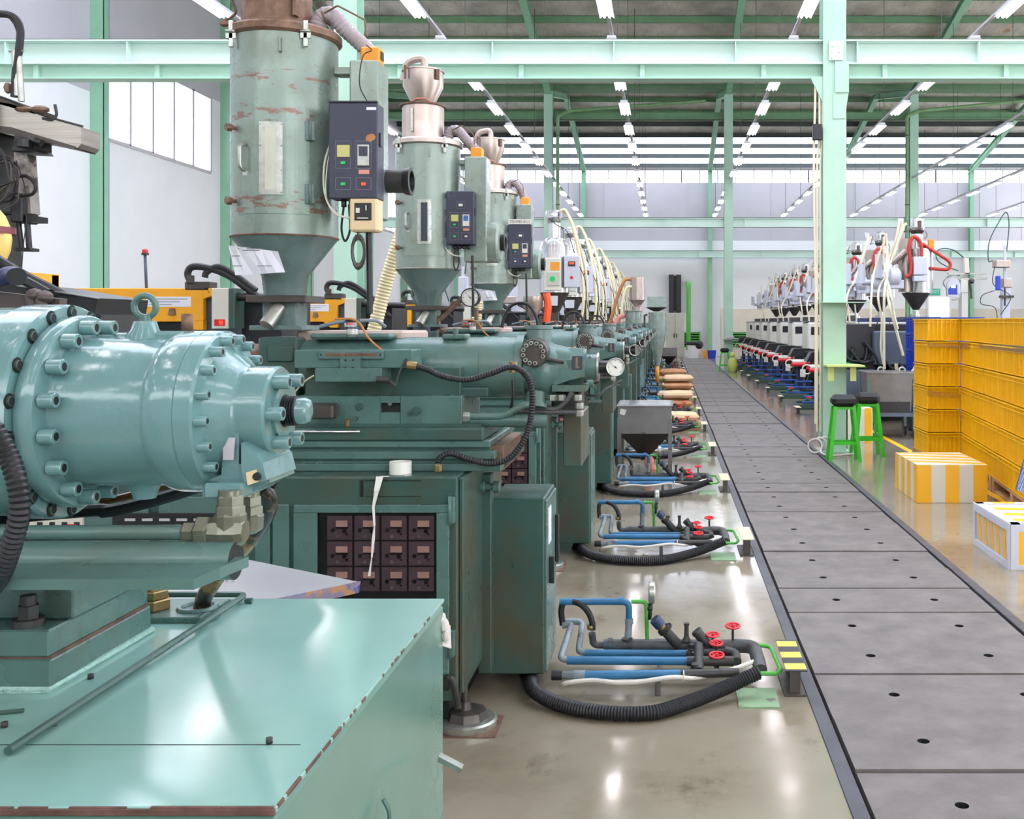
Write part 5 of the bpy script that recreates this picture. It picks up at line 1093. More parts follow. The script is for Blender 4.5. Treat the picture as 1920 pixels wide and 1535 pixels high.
# ------------------------------------------------------------------ water manifolds beside the walkway
def cp(cx,cy): return 960+cx/3.2,1040+cy/3.2
def w(cx,cy,Y): return W(*cp(cx,cy),Y)
def gg(cx,cy,z): return G(*cp(cx,cy),z)
def hand(m,c,r,tilt=(0,0,1)):
    m.torus(c,tilt,r,r*.17,20,8)
    for i in range(5):
        a=2*PI*i/5;m.cyl(c,c+V((math.cos(a)*r,math.sin(a)*r,0)),r*.12,n=6)
    m.lathe(c+V((0,0,-.005)),(0,0,1),[(0,r*.25),(.012,r*.22)],10)
def manifold(label,stub=True):
    g=thing('water_manifold',(0,4.5,0),label,'pipe manifold','floor water manifolds of the left row')
    Ym=4.71
    m=MB();m.pipe([(-.497,Ym,w(0,280,Ym).z),w(702,280,Ym),w(702,400,Ym)],.0155,n=12);m.cyl(w(640,276,Ym),w(668,276,Ym),.019);m.build('blue_pipe',M['blue'],g)
    m=MB();m.cyl(w(702,395,Ym),w(695,515,Ym),.0165);m.cyl(w(702,380,Ym),w(702,412,Ym),.020);m.build('grey_pipe',M['bluegr'],g)
    m=MB();m.cyl(w(690,500,4.7),w(690,520,4.7),.026,.02);zc=w(0,540,4.7).z
    m.pipe([w(480,470,4.68),w(488,540,4.7),w(560,540,4.7)],.017,n=12);m.cyl(w(550,540,4.7),w(870,540,4.7),.026);m.cyl(w(580,540,4.7),w(600,540,4.7),.032);m.cyl(w(860,540,4.7),w(1420,548,4.7),.029);m.pipe([w(1330,545,4.7),w(1450,550,4.68),w(1480,640,4.5),w(1490,690,4.45)],.031,n=14);m.build('main_pipe',M['pipegr'],g)
    for i,(c0,c1) in enumerate(((700,880),(1180,1250))):
        m=MB();m.cyl(w(c0,540,4.7),w(c0+22,540,4.7),.034,n=14);m.build('pipe_collar',M['iron'],g)
    m=MB();m.tube([w(304,420,4.72),w(296,330,4.72),w(320,280,4.72),w(400,290,4.7),w(455,340,4.69),w(480,400,4.68),w(484,450,4.68)],.0145,n=10);m.build('rubber_arch_hose',M['black'],g)
    m=MB();m.lathe(w(472,420,4.68),(.1,0,-1),[(0,.018),(.02,.018)],10);m.build('brass_clip',M['bronze'],g)
    m=MB();m.pipe([w(306,400,4.78),w(425,400,4.78),w(398,580,4.63),w(450,588,4.63)],.0145,n=12);m.pipe([w(302,425,4.70),w(358,415,4.70),w(290,622,4.5),w(345,632,4.5)],.0145,n=12);m.build('worn_grey_pipe',M['bluegr'],g)
    m=MB();m.cyl(w(430,588,4.63),w(1060,590,4.63),.0155);m.build('blue_pipe',M['blue'],g)
    m=MB();m.cyl(w(330,632,4.5),w(1060,637,4.5),.0185);m.build('blue_pipe',M['blue'],g)
    m=MB();m.cyl(w(430,722,4.365),w(1010,715,4.365),.019);m.build('blue_pipe',M['blue'],g)
    m=MB();m.cyl(w(238,722,4.37),w(300,722,4.37),.021);m.m=1;m.cyl(w(300,722,4.38),w(430,722,4.365),.017);m.cyl(w(370,722,4.37),w(440,722,4.365),.0215);m.build('pipe_joint',[M['black'],M['bluegr']],g)
    m=MB();m.cyl(w(1000,715,4.365),w(1360,705,4.4),.019);m.cyl(w(1050,590,4.63),w(1290,590,4.6),.02);m.cyl(w(1050,637,4.5),w(1330,637,4.5),.022);m.pipe([w(1280,575,4.6),w(1340,590,4.58),w(1350,640,4.5)],.021);m.cyl(w(1120,545,4.6),w(1120,700,4.4),.022)
    for cx,cy,Y in ((1085,560,4.63),(1100,610,4.55),(1098,680,4.42)):
        m.lathe(w(cx,cy,Y)+V((0,0,-.02)),(0,0,1),[(0,.024),(.02,.024),(.022,.020),(.04,.019),(.044,.013)],12)
    m.build('fitting_row',M['iron'],g)
    # valves with red wheels
    for cx,cy,Y,r,h in ((1325,425,4.7,.032,.09),(1205,478,4.66,.028,.05),(1225,528,4.6,.028,.055),(1228,600,4.5,.031,.06)):
        c=w(cx,cy,Y);m=MB();m.cyl(c+V((0,0,-h)),c,.006,n=8);m.lathe(c+V((0,0,-h-.03)),(0,0,1),[(0,.022),(.012,.025),(.016,.014),(.04,.012)],10);v=m.build('valve',M['iron'],g)
        m=MB();hand(m,c,r,(0,-.12,1));m.build('handwheel',M['red'],v)
    m=MB();a=w(1000,545,4.68);b=w(905,440,4.66);m.cyl(a,b,.024,n=14);m.cyl(b+(b-a)*-.15,b,.031,n=14);
    d=(b-a).normalized();q=w(925,450,4.66);m.lathe(q,d,[(0,.036),(.008,.036)],16);m.build('strainer',M['iron'],g)
    m=MB();q=w(895,428,4.66);m.m=1;m.lathe(q,d,[(-.02,.018),(.01,.018)],12);m.m=0;m.lathe(q,d,[(.005,.027),(.045,.027),(.05,.02)],16);m.build('strainer_cap',[mat('navy_cap',(44,60,92),.4) if 'ncap' not in M else M['ncap'],M['bronze']],g)
    m=MB();c=w(1047,515,4.68);m.lathe(c,(0,0,1),[(0,.024),(.015,.014),(.025,.011),(.07,.010),(.072,.013),(.082,.013)],12);m.lathe(w(1165,530,4.66),(-.8,0,1),[(0,.024),(.06,.024),(.062,.027),(.075,.025)],14);m.build('drain_stub',M['iron'],g)
    # gauge seen edge on
    c=w(836,225,4.72);m=MB();m.lathe(c+V((-.012,0,0)),(1,0,0),[(0,.046),(.004,.05),(.026,.05),(.03,.046)],28);ga=m.build('pressure_gauge',M['silver'],g)
    m=MB();m.lathe(c+V((-.0125,0,0)),(-1,0,0),[(0,.044),(.001,.044)],24);m.build('dial',M['dial'],ga)
    m=MB();m.cyl(w(824,385,4.72),w(832,290,4.72),.011,n=8);m.cyl(w(826,330,4.72),w(828,310,4.72),.015,n=8);m.build('gauge_stem',M['iron'],ga)
    m=MB();m.pipe([w(715,280,4.72),w(805,280,4.72),w(812,510,4.72)],.010);m.build('green_pipe',M['green'],g)
    m=MB();m.pipe([w(1460,540,4.68),w(1550,548,4.68),w(1612,690,4.4),w(1590,712,4.4),w(1490,712,4.4)],.0095,n=10,br=.03);m.build('green_pipe',M['green'],g)
    m=MB();m.tube([w(292,786,4.36),w(330,768,4.33),w(480,752,4.33),w(650,768,4.31),w(800,756,4.31),w(960,734,4.32),w(1100,738,4.36),w(1270,702,4.42),w(1400,660,4.46),w(1465,632,4.5)],.0095,n=8);m.build('white_hose',mat('dirty_white_hose',(220,216,206),.5,var=.08,vs=14),g)
    m=MB();m.box(.30,.47,4.20,4.42,0.0,.006);m.build('green_foot_plate',mat('chipped_green_plate',(140,172,132),.5,var=.1,dirt=[(10,.58,.64,(110,100,90))]) if 'gfp' not in M else M['gfp'],g)
    p=w(875,800,4.36)
    m=MB();m.box(p.x-.012,p.x+.012,4.34,4.37,0,.075,.002);m.box(p.x-.004,p.x+.008,4.33,4.6,.02,.05);m.build('pipe_support',M['steel_gry'],g)
    m=MB();c=w(1030,725,4.345);m.torus(c,(1,0,0),.02,.003,14,6);m.build('band_clip',M['offw'],g)
    return g
def drainhose(label):
    m=MB();P=[V((-.66,4.72,.029)),V((-.60,4.50,.029)),gg(120,800,.05),gg(220,870,.035),gg(400,925,.032),gg(650,952,.030),gg(850,945,.030),gg(1000,905,.034),gg(1180,840,.045),gg(1350,765,.07),gg(1480,705,.10)]
    m.tube(P,.0285,n=14,res=10,corr=(.0125,.0022));o=m.build('drain_hose',M['black'],loc=(.0,4.2,0));return tag(o,label,'hose','black corrugated drain hoses on the floor')
def istand(label,mt):
    g=thing('floor_stand',(.555,4.5,0),label,'stand','steel stands along the walkway')
    m=MB();m.box(.507,.597,4.295,4.71,.118,.124,.001);m.build('top_plate',mt,g)
    m=MB();m.box(.545,.560,4.36,4.64,.008,.118,.001);m.box(.530,.575,4.355,4.362,.008,.118);m.build('web',M['steel_dk'],g)
    m=MB();m.box(.503,.597,4.33,4.66,0,.008,.001);m.build('base_plate',M['steel_dk'],g);return g
man=manifold('blue and grey pipe manifold with red handwheels beside the nearest teal switch box')
dh=drainhose('black corrugated hose curving over the floor in front of the nearest pipe manifold')
st=istand('low stand with black and yellow striped top at the walkway, nearest the camera',stripes('hazard_stripes',(232,196,84),(54,52,56),1,.152,.5,.035))
st2=istand('low stand with pale wooden top beside the walkway, second from the camera',mat('pale_board',(226,206,170),.5,var=.08))
st2.location.y+=2.6
reindex()
for k in range(1,14):
    sk=() if k<5 else ('band_clip','pipe_collar','brass_clip')
    if k in (2,): sk+=()
    clone(man,(0,2.6*k,0),f'water pipe manifold with red handwheels, {ordn(k+1)} along the left of the walkway',skip=sk)
    clone(dh,(0,2.6*k,0),f'black corrugated drain hose on the floor, {ordn(k+1)} from the camera, left of the walkway')
    if k>1: clone(st2,(0,2.6*(k-1),0),f'low black steel stand beside the walkway edge, {ordn(k+1)} from the camera')
# ------------------------------------------------------------------ stainless dryers further down the left row
def sdryer():
    Y=14.73;g=thing('steel_dryer',(-1.63,Y,1.6),'x','hopper dryer')
    X=-1.63
    m=MB();m.box(X-.06,X+.06,Y-.06,Y+.06,1.57,1.76);m.lathe((X,Y,1.74),(0,0,1),[(0,.07),(.29,.215)],24,smooth=True);m.build('cone',M['steel_dk'],g)
    m=MB();m.lathe((X,Y,2.03),(0,0,1),[(0,.215),(.66,.215),(.76,.17),(.79,.12)],32);m.m=0;b=m.build('drum',M['steel2'],g)
    m=MB();m.lathe((X,Y,2.82),(0,0,1),[(0,.09),(.22,.09)],16);m.lathe((X-.01,Y,3.0),(0,0,1),[(0,.06),(.07,.11),(.17,.125),(.22,.11),(.23,.06)],20);l=m.build('loader',M['steel2'],g)
    m=MB();m.torus((X,Y,3.12),(0,0,1),.122,.01,20,6);m.cyl((X+.1,Y-.1,3.1),(X+.1,Y-.1,3.2),.02);m.build('loader_band',M['winf'],l)
    m=MB();m.box(X-.12,X+.12,Y-.26,Y-.16,2.05,2.52,.01);f=m.build('front_box',M['offw'],g)
    m=MB();m.box(X-.08,X+.10,Y-.275,Y-.26,2.12,2.32,.005);m.build('control_panel',M['greyc'],f)
    m=MB();m.lathe((X,Y-.275,2.22),(0,-1,0),[(0,.042),(.01,.04)],20);m.build('green_button',M['ledg'],f)
    m=MB();m.box(X-.03,X+.10,Y-.264,Y-.26,2.34,2.46,.001);m.build('orange_patch',M['orange'],f)
    m=MB();xx=X+.27;m.box(xx-.11,xx+.11,Y-.22,Y-.04,2.10,2.55,.008);c=m.build('white_control_box',M['lgrey'],g)
    m=MB();m.m=0;m.box(xx-.05,xx+.05,Y-.226,Y-.22,2.40,2.47);m.m=1;m.box(xx-.035,xx+.035,Y-.23,Y-.226,2.43,2.46);m.m=2;m.lathe((xx,Y-.22,2.24),(0,-1,0),[(0,.024),(.014,.022)],14);m.build('switches',[M['blackm'],M['ledr'],M['red']],c)
    m=MB();m.tube([(X+.05,Y-.02,3.18),(X+.16,Y-.06,3.22),(X+.28,Y-.08,2.95),(X+.40,Y-.1,2.4),(X+.43,Y-.12,1.9),(X+.40,Y-.1,1.64)],.022,n=8);m.build('cream_hose',M['hosey'],g)
    m=MB();m.tube([(X+.02,Y-.05,3.2),(X+.20,Y-.02,3.16),(X+.34,Y-.02,2.8),(X+.46,Y-.02,2.3),(X+.48,Y-.02,1.64)],.018,n=8);m.build('cream_hose',M['cream'],g)
    m=MB();m.tube([(X-.08,Y-.1,3.1),(X+.05,Y-.16,3.0),(X+.2,Y-.14,2.9),(X+.3,Y-.1,2.6)],.006,n=5);m.tube([(X+.38,Y-.2,2.4),(X+.46,Y-.2,2.2),(X+.5,Y-.2,1.8),(X+.58,Y-.2,1.65)],.007,n=5);m.build('black_wire',M['black'],g)
    m=MB();m.prism([(X-.10,Y-.19,1.98),(X+.07,Y-.19,1.98),(X+.06,Y-.15,1.84),(X-.09,Y-.15,1.84)],(0,.002,0));m.build('paper_sheet',M['paper'],g)
    return g
sd=sdryer();reindex();SDL=['first','second','third','fourth','fifth','sixth','seventh','eighth']
sd['label']='stainless hopper dryer with green round button and white control box, nearest of the steel ones'
for i in range(1,9):
    clone(sd,(.0 if i%2 else -.04,2.6*i,0),f'stainless hopper dryer among pale hoses, {ordn(i+1)} of the steel ones down the left row',skip=('orange_patch',) )
# small steel hopper on the machine between
X,Y=-1.6,12.13
g=thing('small_hopper',(X,Y,1.6),'small stainless feed hopper beside an orange duct, low among the left machines','hopper')
m=MB();m.lathe((X,Y,1.57),(0,0,1),[(0,.035),(.08,.04),(.22,.12),(.34,.12)],24);m.build('bowl',M['steel'],g)
m=MB();m.tube([(X+.16,Y,1.95),(X+.18,Y,1.8),(X+.16,Y,1.6)],.045,n=8);m.build('orange_duct',M['orngl'],g)
m=MB();p=W(885,558,6.93);q=gauge
g=thing('dial_gauge_stand',(p.x,6.93,1.5),'large black-cased round dial gauge standing on a machine between two green dryers','gauge')
m.cyl((p.x+.03,6.93,1.545),(p.x+.03,6.93,1.70),.014);m.box(p.x+.0,p.x+.07,6.9,6.96,1.545,1.60,.004);m.lathe((p.x-.07,6.93,1.575),(1,0,0),[(0,.02),(.03,.012),(.08,.012)],10);m.build('stem',M['rustm'],g)
gauge(g,(p.x,6.86,p.z),.062,.09,name='dial_case',case='blackm',needle=2.5)
m=MB();m.cyl(W(822,600,6.9),W(866,560,6.9),.018,n=8);m.tube([W(822,597,6.88),W(822,610,6.88),W(832,622,6.88),W(845,626,6.88)],.008,n=6);m.build('rusty_arm',M['rustm'],g)
for k,(x,px) in enumerate(((0,975),(1,1075),(2,1118))):
    Yb=(6.95,9.55,12.15)[k];z=1.52;r=(.12,.10,.09)[k]
    c=W(px,600,Yb);m=MB();m.tube([(c.x-r,Yb,z-.06),(c.x-r*1.0,Yb,z+r*.6),(c.x-r*.5,Yb,z+r*1.6),(c.x+r*.4,Yb,z+r*1.7),(c.x+r*.95,Yb,z+r*.9),(c.x+r,Yb,z-.0)],.011,n=8)
    tag(m.build('looped_hose',M['black'],loc=(c.x,Yb,z)),('black hose looping above the motor head of the '+['second','third','fourth'][k]+' gauge machine'),'hose')
for k,(px0,px1,Yb,t) in enumerate(((752,700,7.6,390),(905,895,9.9,500))):
    m=MB();a=W(px0,440,Yb);m.tube([a+V((.1,.1,.35)),a,W((px0+px1)/2-2,530,Yb),W(px1-4,640,Yb)],.05,n=14,corr=(.025,.003));tag(m.build('yellow_duct_hose',M['hosey'],loc=tuple(a)),'pale yellow ribbed duct hose running down behind the '+['first','second'][k]+' green dryer','hose')
# standing green hopper loader with orange hose, and the cone vessel
X,Y=-.73,21.35
g=thing('hopper_loader',(X,Y,0),'teal floor-standing cylinder with small steel hopper and orange hose on top','hopper loader')
m=MB();m.lathe((X,Y,.1),(0,0,1),[(0,.2),(.1,.27),(1.36,.27),(1.37,.29),(1.40,.29)],32);m.box(X-.25,X+.25,Y-.25,Y+.25,0,.1,.01);b=m.build('body',M['motor'],g)
m=MB();m.lathe((X+.03,Y,1.5),(0,0,1),[(0,.17),(.32,.17),(.33,.19),(.35,.19)],24);m.build('neck',M['dryer2'],g)
m=MB();m.lathe((X+.11,Y,1.85),(0,0,1),[(0,.1),(.08,.1),(.1,.07),(.22,.165),(.50,.165),(.5,.15),(.70,.15)],24);u=m.build('clear_hopper',M['steel'],g)
m=MB();m.tube([(X+.0,Y-.05,2.5),(X-.15,Y-.05,2.48),(X-.28,Y-.05,2.2),(X-.40,Y-.05,1.8),(X-.50,Y-.05,1.45)],.035,n=8);m.build('orange_hose',M['brownh'],g)
m=MB();m.tube([(X+.0,Y-.1,2.35),(X-.12,Y-.1,2.3),(X-.20,Y-.1,2.0),(X-.22,Y-.1,1.6)],.03,n=8);m.build('yellow_hose',M['hosey'],g)
m=MB();m.tube([(X-.15,Y-.1,1.75),(X-.28,Y-.1,1.68),(X-.35,Y-.1,1.5),(X-.34,Y-.1,1.40)],.06,n=10);m.build('salmon_duct',M['pinkh'],g)
m=MB();m.box(X-.25,X-.1,Y-.3,Y-.26,1.25,1.45,.005);m.lathe((X-.12,Y-.27,1.12),(0,-1,0),[(0,.05),(.05,.05)],14);m.build('gauge_plate',M['slate'],b)
X,Y=-.19,20.6
g=thing('cone_vessel',(X,Y,0),'pale teal cone vessel with flat tray on top and yellow tube below','vessel')
m=MB();m.lathe((X,Y,.72),(0,0,1),[(0,.05),(.55,.165),(.78,.18),(1.08,.18)],20);m.m=0;m.build('vessel',M['dryer2'],g)
m=MB();m.frust((X-.02,Y,1.82),.10,.1,(X-.02,Y,1.90),.44,.4);m.build('tray',M['steel_dk'],g)
m=MB();m.box(X-.20,X+.17,Y-.18,Y+.18,1.90,2.12,.006);m.build('tray_box',M['dryer2'],g)
m=MB();m.cyl((X,Y,.38),(X,Y,.76),.04,n=10);m.build('yellow_tube',M['orange'],g)
m=MB();m.cyl((X,Y,.0),(X,Y,.4),.018,n=8)
for dx,dy in ((-.12,.0),(.12,.05),(0,-.14)): m.cyl((X,Y,.12),(X+dx,Y+dy,0),.012,n=6)
m.pipe([(X-.2,Y,1.75),(X-.26,Y,1.75),(X-.26,Y,1.3)],.02);m.build('stand',M['steel_dk'],g)
# stainless hopper trolley
def trolley(Y0,lab):
    x0,x1,y0,y1=-.50,.05,10.35,11.05
    g=thing('hopper_trolley',((x0+x1)/2,(y0+y1)/2,0),lab,'hopper trolley')
    m=MB();m.box(x0,x1,y0,y1,.46,.745,.004);m.box(x0-.012,x1+.012,y0-.012,y1+.012,.735,.75,.003);b=m.build('bin',M['steel_gry'],g)
    m=MB();m.box(x0+.01,x1-.01,y0+.01,y1-.01,.75,.754);m.m=0;m.build('lid',M['steel2'],b)
    cx=(x0+x1)/2
    m=MB();m.frust((cx,(y0+y1)/2,.20),.10,.10,(cx,(y0+y1)/2,.46),x1-x0-.02,y1-y0-.02);m.cyl((cx,(y0+y1)/2,.15),(cx,(y0+y1)/2,.2),.05);m.build('funnel',M['blackm'],g)
    m=MB();m.prism([(x0+.03,y0-.001,.72),(x0+.09,y0-.001,.705),(x0+.07,y0-.001,.65),(x0+.02,y0-.001,.665)],(0,-.002,0));m.build('white_note',M['offw'],b)
    for sx in (x0+.015,x1-.015):
        for sy in (y0+.015,y1-.015):
            m=MB();m.box(sx-.02,sx+.02,sy-.02,sy+.02,0,.62,.002);m.build('leg',M['steel_gry'],g)
    m=MB();m.box(x0,x1,y1-.03,y1-.01,.18,.2);m.build('cross_bar',M['steel_gry'],g)
    m=MB();m.sphere((cx+.04,y0+.30,.13),.07,10,(.8,.8,1.1));m.sphere((cx+.07,y0+.27,.07),.05,8);m.build('pink_bag',M['pinkh'],g)
    return g
tr=trolley(0,'grey steel hopper trolley with black funnel and white note beside the third pipe manifold')
reindex();clone(tr,(.3,23.6,0),'small steel hopper trolley far down the left of the walkway',skip=('white_note','pink_bag'))
# sacks on low boards
def sack(mt):
    m=MB();n,k=14,12;vs=[];L,Wd,T=.62,.40,.15
    for i in range(n+1):
        u=-1+2*i/n;e=(1-abs(u)**9)**.5
        for j in range(k):
            a=2*PI*j/k;c,s=math.cos(a),math.sin(a)
            r=(abs(c)**2.6+abs(s)**2.6)**(-1/2.6)
            vs.append((u*L/2*(1.0+.03*math.sin(3*a)),c*r*Wd/2*(.82+.18*e),T/2+s*r*T/2*(.12+.88*e)*(1+.06*math.sin(5*u+a))))
    m.add(vs,[(i*k+j,i*k+(j+1)%k,(i+1)*k+(j+1)%k,(i+1)*k+j) for i in range(n) for j in range(k)],True);m.add(vs[:k],[tuple(range(k))]);m.add(vs[-k:],[tuple(range(k))]);return m.build('material_sack',mt,loc=(0,0,0))
s1=sack(M['sack']);s2=sack(M['sack2']);c=0
for pi,(y,n,x,wd) in enumerate(((15.45,1,.18,'first'),(18.05,2,.14,'second'),(20.7,3,.22,'third'),(23.3,3,.12,'fourth'),(25.9,2,.12,'fifth'),(28.5,1,.15,'sixth'))):
    pb=MB();pb.box(x-.36,x+.34,y-.22,y+.24,0,.02);
    for q in (-.2,0,.2): pb.box(x-.36,x+.34,y+q-.03,y+q+.03,.02,.075)
    pb.box(x-.36,x+.34,y-.22,y+.24,.075,.09);tag(pb.build('low_pallet',M['pallet'],loc=(x,y,0)),f'low board pallet under sacks, {wd} from the camera left of the walkway','pallet','low pallets under the sacks')
    for i in range(n):
        o=(s1 if (i+pi)%2==0 else s2).copy();COL.objects.link(o);o.location=(x+random.uniform(-.02,.02),y,.09+.148*i);o.rotation_euler=(0,0,random.uniform(-.06,.06))
        tag(o,f'{"pale tan" if (i+pi)%2==0 else "orange-brown"} material sack, {["bottom","middle","top"][i] if n==3 else ["lower","upper"][i] if n==2 else "single"} one on the {wd} low pallet','sack','material sacks on low pallets')
bpy.data.objects.remove(s1);bpy.data.objects.remove(s2)
# ------------------------------------------------------------------ green stools
def stool(x,y,label,rz=0):
    g=thing('bar_stool',(x,y,0),label,'stool')
    m=MB();m.box(x-.145,x+.145,y-.11,y+.11,.625,.76,.045);o=m.build('padded_seat',M['black'],g)
    for sx in (-1,1):
        for sy in (-1,1):
            m=MB();a=V((x+sx*.105,y+sy*.075,.63));b=V((x+sx*.17,y+sy*.12,0));w_=.019
            m.prism([b+V((-w_,-w_,0)),b+V((w_,-w_,0)),b+V((w_,w_,0)),b+V((-w_,w_,0))],a-b);m.build('leg',M['stoolg'],g)
    m=MB()
    for sy in (-1,1): m.box(x-.15,x+.15,y+sy*.107-.01,y+sy*.107+.01,.19,.225);m.box(x-.11,x+.11,y+sy*.08-.01,y+sy*.08+.01,.595,.625)
    m.build('rail',M['stoolg'],g)
    m=MB()
    for sx in (-1,1): m.box(x+sx*.145-.01,x+sx*.145+.01,y-.10,y+.10,.24,.27)
    m.build('side_rail',M['stoolg'],g)
    if rz: g.rotation_euler=(0,0,rz)
    return g
stool(2.05,11.75,'bright green stool with black padded seat, nearer of two by the mint column')
stool(2.40,12.15,'bright green stool with black padded seat, partly behind the nearer one',.06)
p=G(1370,697);stool(1.88,32.9,'small green stool with black seat by the far column')
m=MB();m.sphere((2.12,32.6,.24),.17,12,(1,.8,1.6));m.sphere((2.12,32.6,.55),.09,10);tag(m.build('rubbish_bag',mat('yellow_green_bag',(206,216,110),.45,var=.1),loc=(2.12,32.6,0)),'yellow-green plastic bag beside the small far stool','bag')
m=MB();a=W(1358,636,33.4);m.box(1.85,2.35,33.35,33.7,a.z,a.z+.02);m.sphere((2.1,33.5,a.z+.06),.14,10,(1,.6,.5));tag(m.build('shelf_bundle',M['winf'],loc=(2.1,33.5,a.z)),'pale bundle on a small shelf fixed to the far column','bundle')
# ------------------------------------------------------------------ striped guard boxes
st1=stripes('yellow_white_stripes',(252,184,30),(238,236,232),0,.2527,.49,-.035+.0,.4)
def gbox(name,x0,x1,y0,y1,z1,label,frame=False):
    g=thing(name,((x0+x1)/2,(y0+y1)/2,0),label,'box')
    m=MB();m.box(x0,x1,y0,y1,.0,z1,.003);return g,m
g,m=gbox('striped_box',2.218,2.84,8.97,9.82,.34,'yellow and white striped low box on the floor before the yellow crates')
m.build('body',M['offw'],g)
m=MB();n=5;wd=(2.84-2.218)/n
for i in (0,2,4): m.box(2.218+wd*i,2.218+wd*(i+1),8.966,8.971,.002,.338)
L=.85/7
for i in (0,2,4,6): m.box(2.214,2.219,8.97+L*i,8.97+L*(i+1)*1.0,.002,.338)
for i in range(4):
    a=8.97+.2*i;m.prism([(2.22,a+.18,.340),(2.838,a+.02,.340),(2.838,a+.10,.340),(2.22,a+.26,.340)] if a+.26<9.83 else [(2.22,9.75,.340),(2.838,9.6,.340),(2.838,9.68,.340),(2.22,9.81,.340)],(0,0,.002))
m.build('yellow_stripes',M['yel2'],g)
g,m=gbox('striped_box',2.225,2.95,6.56,7.32,.29,'white-framed low box with slanted yellow stripes at the right edge of the photo')
m.build('body',M['winf'],g)
m=MB();x=2.225
m.box(x-.012,x,6.56,7.32,.0,.045);m.box(x-.012,x,6.56,7.32,.245,.292);m.box(x-.012,x,6.56,6.60,.045,.245);m.box(x-.012,x,7.28,7.32,.045,.245)
m.box(x,2.95,6.548,6.56,.245,.292);m.box(x,2.95,6.548,6.56,0,.03);m.box(x,x+.05,6.546,6.56,.03,.245)
m.box(x-.01,x+.06,6.55,7.33,.29,.300);m.box(x,2.95,6.55,6.60,.29,.30);m.box(x,2.95,7.27,7.33,.29,.30);m.build('white_frame',M['lgrey'],g)
m=MB()
for i in range(5):
    a=6.66+.13*i;m.prism([(x,a-.03,.05),(x,a+.03,.05),(x,a+.045+.02,.24),(x,a-.015+.02,.24)],(-.003,0,0))
m.box(x+.05,2.95,6.553,6.56,.03,.245);
for i in range(3): m.box(x+.12+.25*i,x+.28+.25*i,7.275,7.325,.300,.302)
for i in range(3): m.prism([(x+.06,6.68+.2*i,.290),(2.95,6.62+.2*i,.29),(2.95,6.70+.2*i,.29),(x+.06,6.76+.2*i,.29)],(0,0,.002))
m.build('yellow_stripes',M['yel2'],g)
g,m=gbox('striped_box',2.31,2.735,13.45,13.9,.46,'yellow and white box on the floor behind the green stools')
m.build('body',M['offw'],g);m=MB()
for i in (0,2): m.box(2.31+.16*i,2.31+.16*i+.09,13.446,13.451,0,.46);m.build('yellow_stripes',M['yel2'],g)
# ------------------------------------------------------------------ crates
def crate(mt,name,L=.62,Wd=.36,Hh=.25,rib=.043):
    m=MB();t=.024;h=Hh-.009
    m.box(0,L,t*.6,t,0,h);m.box(0,L,Wd-t,Wd-t*.6,0,h);m.box(t*.6,t,t,Wd-t,0,h);m.box(L-t,L-t*.6,t,Wd-t,0,h);m.box(t,L-t,t,Wd-t,0,t)
    def ribs(a0,a1,side):
        n=int((a1-a0)/rib)
        for i in range(n+1):
            a=a0+(a1-a0)*i/n;w=.007 if i%4 else .012
            for s in side:
                if s=='y': m.box(a-w,a+w,0,t*.6,0,h);m.box(a-w,a+w,Wd-t*.6,Wd,0,h)
                else: m.box(0,t*.6,a-w,a+w,0,h);m.box(L-t*.6,L,a-w,a+w,0,h)
    ribs(.01,L-.01,'y');ribs(.01,Wd-.01,'x')
    for z0,z1,e in ((h-.012,h,.009),(h-.048,h-.040,.005),(0.0,.008,.001),):
        m.box(-e,L+e,-e,t*.6,z0,z1);m.box(-e,L+e,Wd-t*.6,Wd+e,z0,z1);m.box(-e,t*.6,0,Wd,z0,z1);m.box(L-t*.6,L+e,0,Wd,z0,z1)
    return m.build(name,mt,loc=(0,0,0),fix=False)
cy=crate(M['bcase'],'plastic_crate');cbl=crate(M['bluec'],'plastic_crate')
LAY=['bottom','second','third','fourth','fifth','top']
ang=math.atan2(-(11.2-8.3),-(3.24-2.93))   # along the wall of crates toward the camera
P0=V((3.262,11.24,0));d=V((math.cos(ang),math.sin(ang),0));pr=V((-d.y,d.x,0))
if pr.x<0: pr=-pr
cols=['farthest','second farthest','middle','second nearest','nearest']
for j in range(5):
    for i in range(6):
        o=cy.copy();COL.objects.link(o);o.name='plastic_crate'
        b=P0+d*(.632*j)+V((random.uniform(-.004,.004),0,.135+.2525*i));o.location=b;o.rotation_euler=(0,0,ang+random.uniform(-.006,.006))
        tag(o,f'yellow ribbed crate, {LAY[i]} layer, {cols[j]} column of the long crate wall','crate','yellow crates of the long wall')
for j,(x,y) in enumerate(((2.89,11.22),)):
    for i in range(6):
        o=cy.copy();COL.objects.link(o);o.location=(x+.36,y,.135+.2525*i);o.rotation_euler=(0,0,PI/2+random.uniform(-.006,.006))
        tag(o,f'yellow crate end-on, {LAY[i]} layer of the stack beside the blue crates','crate','yellow crates of the end stack')
for j,(x,y,lab) in enumerate(((3.62,14.15,'front'),(3.62,14.80,'rear'))):
    for i in range(6):
        o=cbl.copy();COL.objects.link(o);o.location=(x+.38,y,.225+.2425*i);o.scale=(1,1,.96);o.rotation_euler=(0,0,PI/2)
        tag(o,f'blue ribbed plastic crate, {LAY[i]} layer of the {lab} blue stack','crate','blue crates')
for i in range(6):
    o=cbl.copy();COL.objects.link(o);o.location=(4.42,14.12,.225+.2425*i);o.scale=(1,1,.96);o.rotation_euler=(0,0,PI/2)
    tag(o,f'blue crate, {LAY[i]} layer of the stack half hidden by yellow crates','crate','blue crates')
bpy.data.objects.remove(cy);bpy.data.objects.remove(cbl)
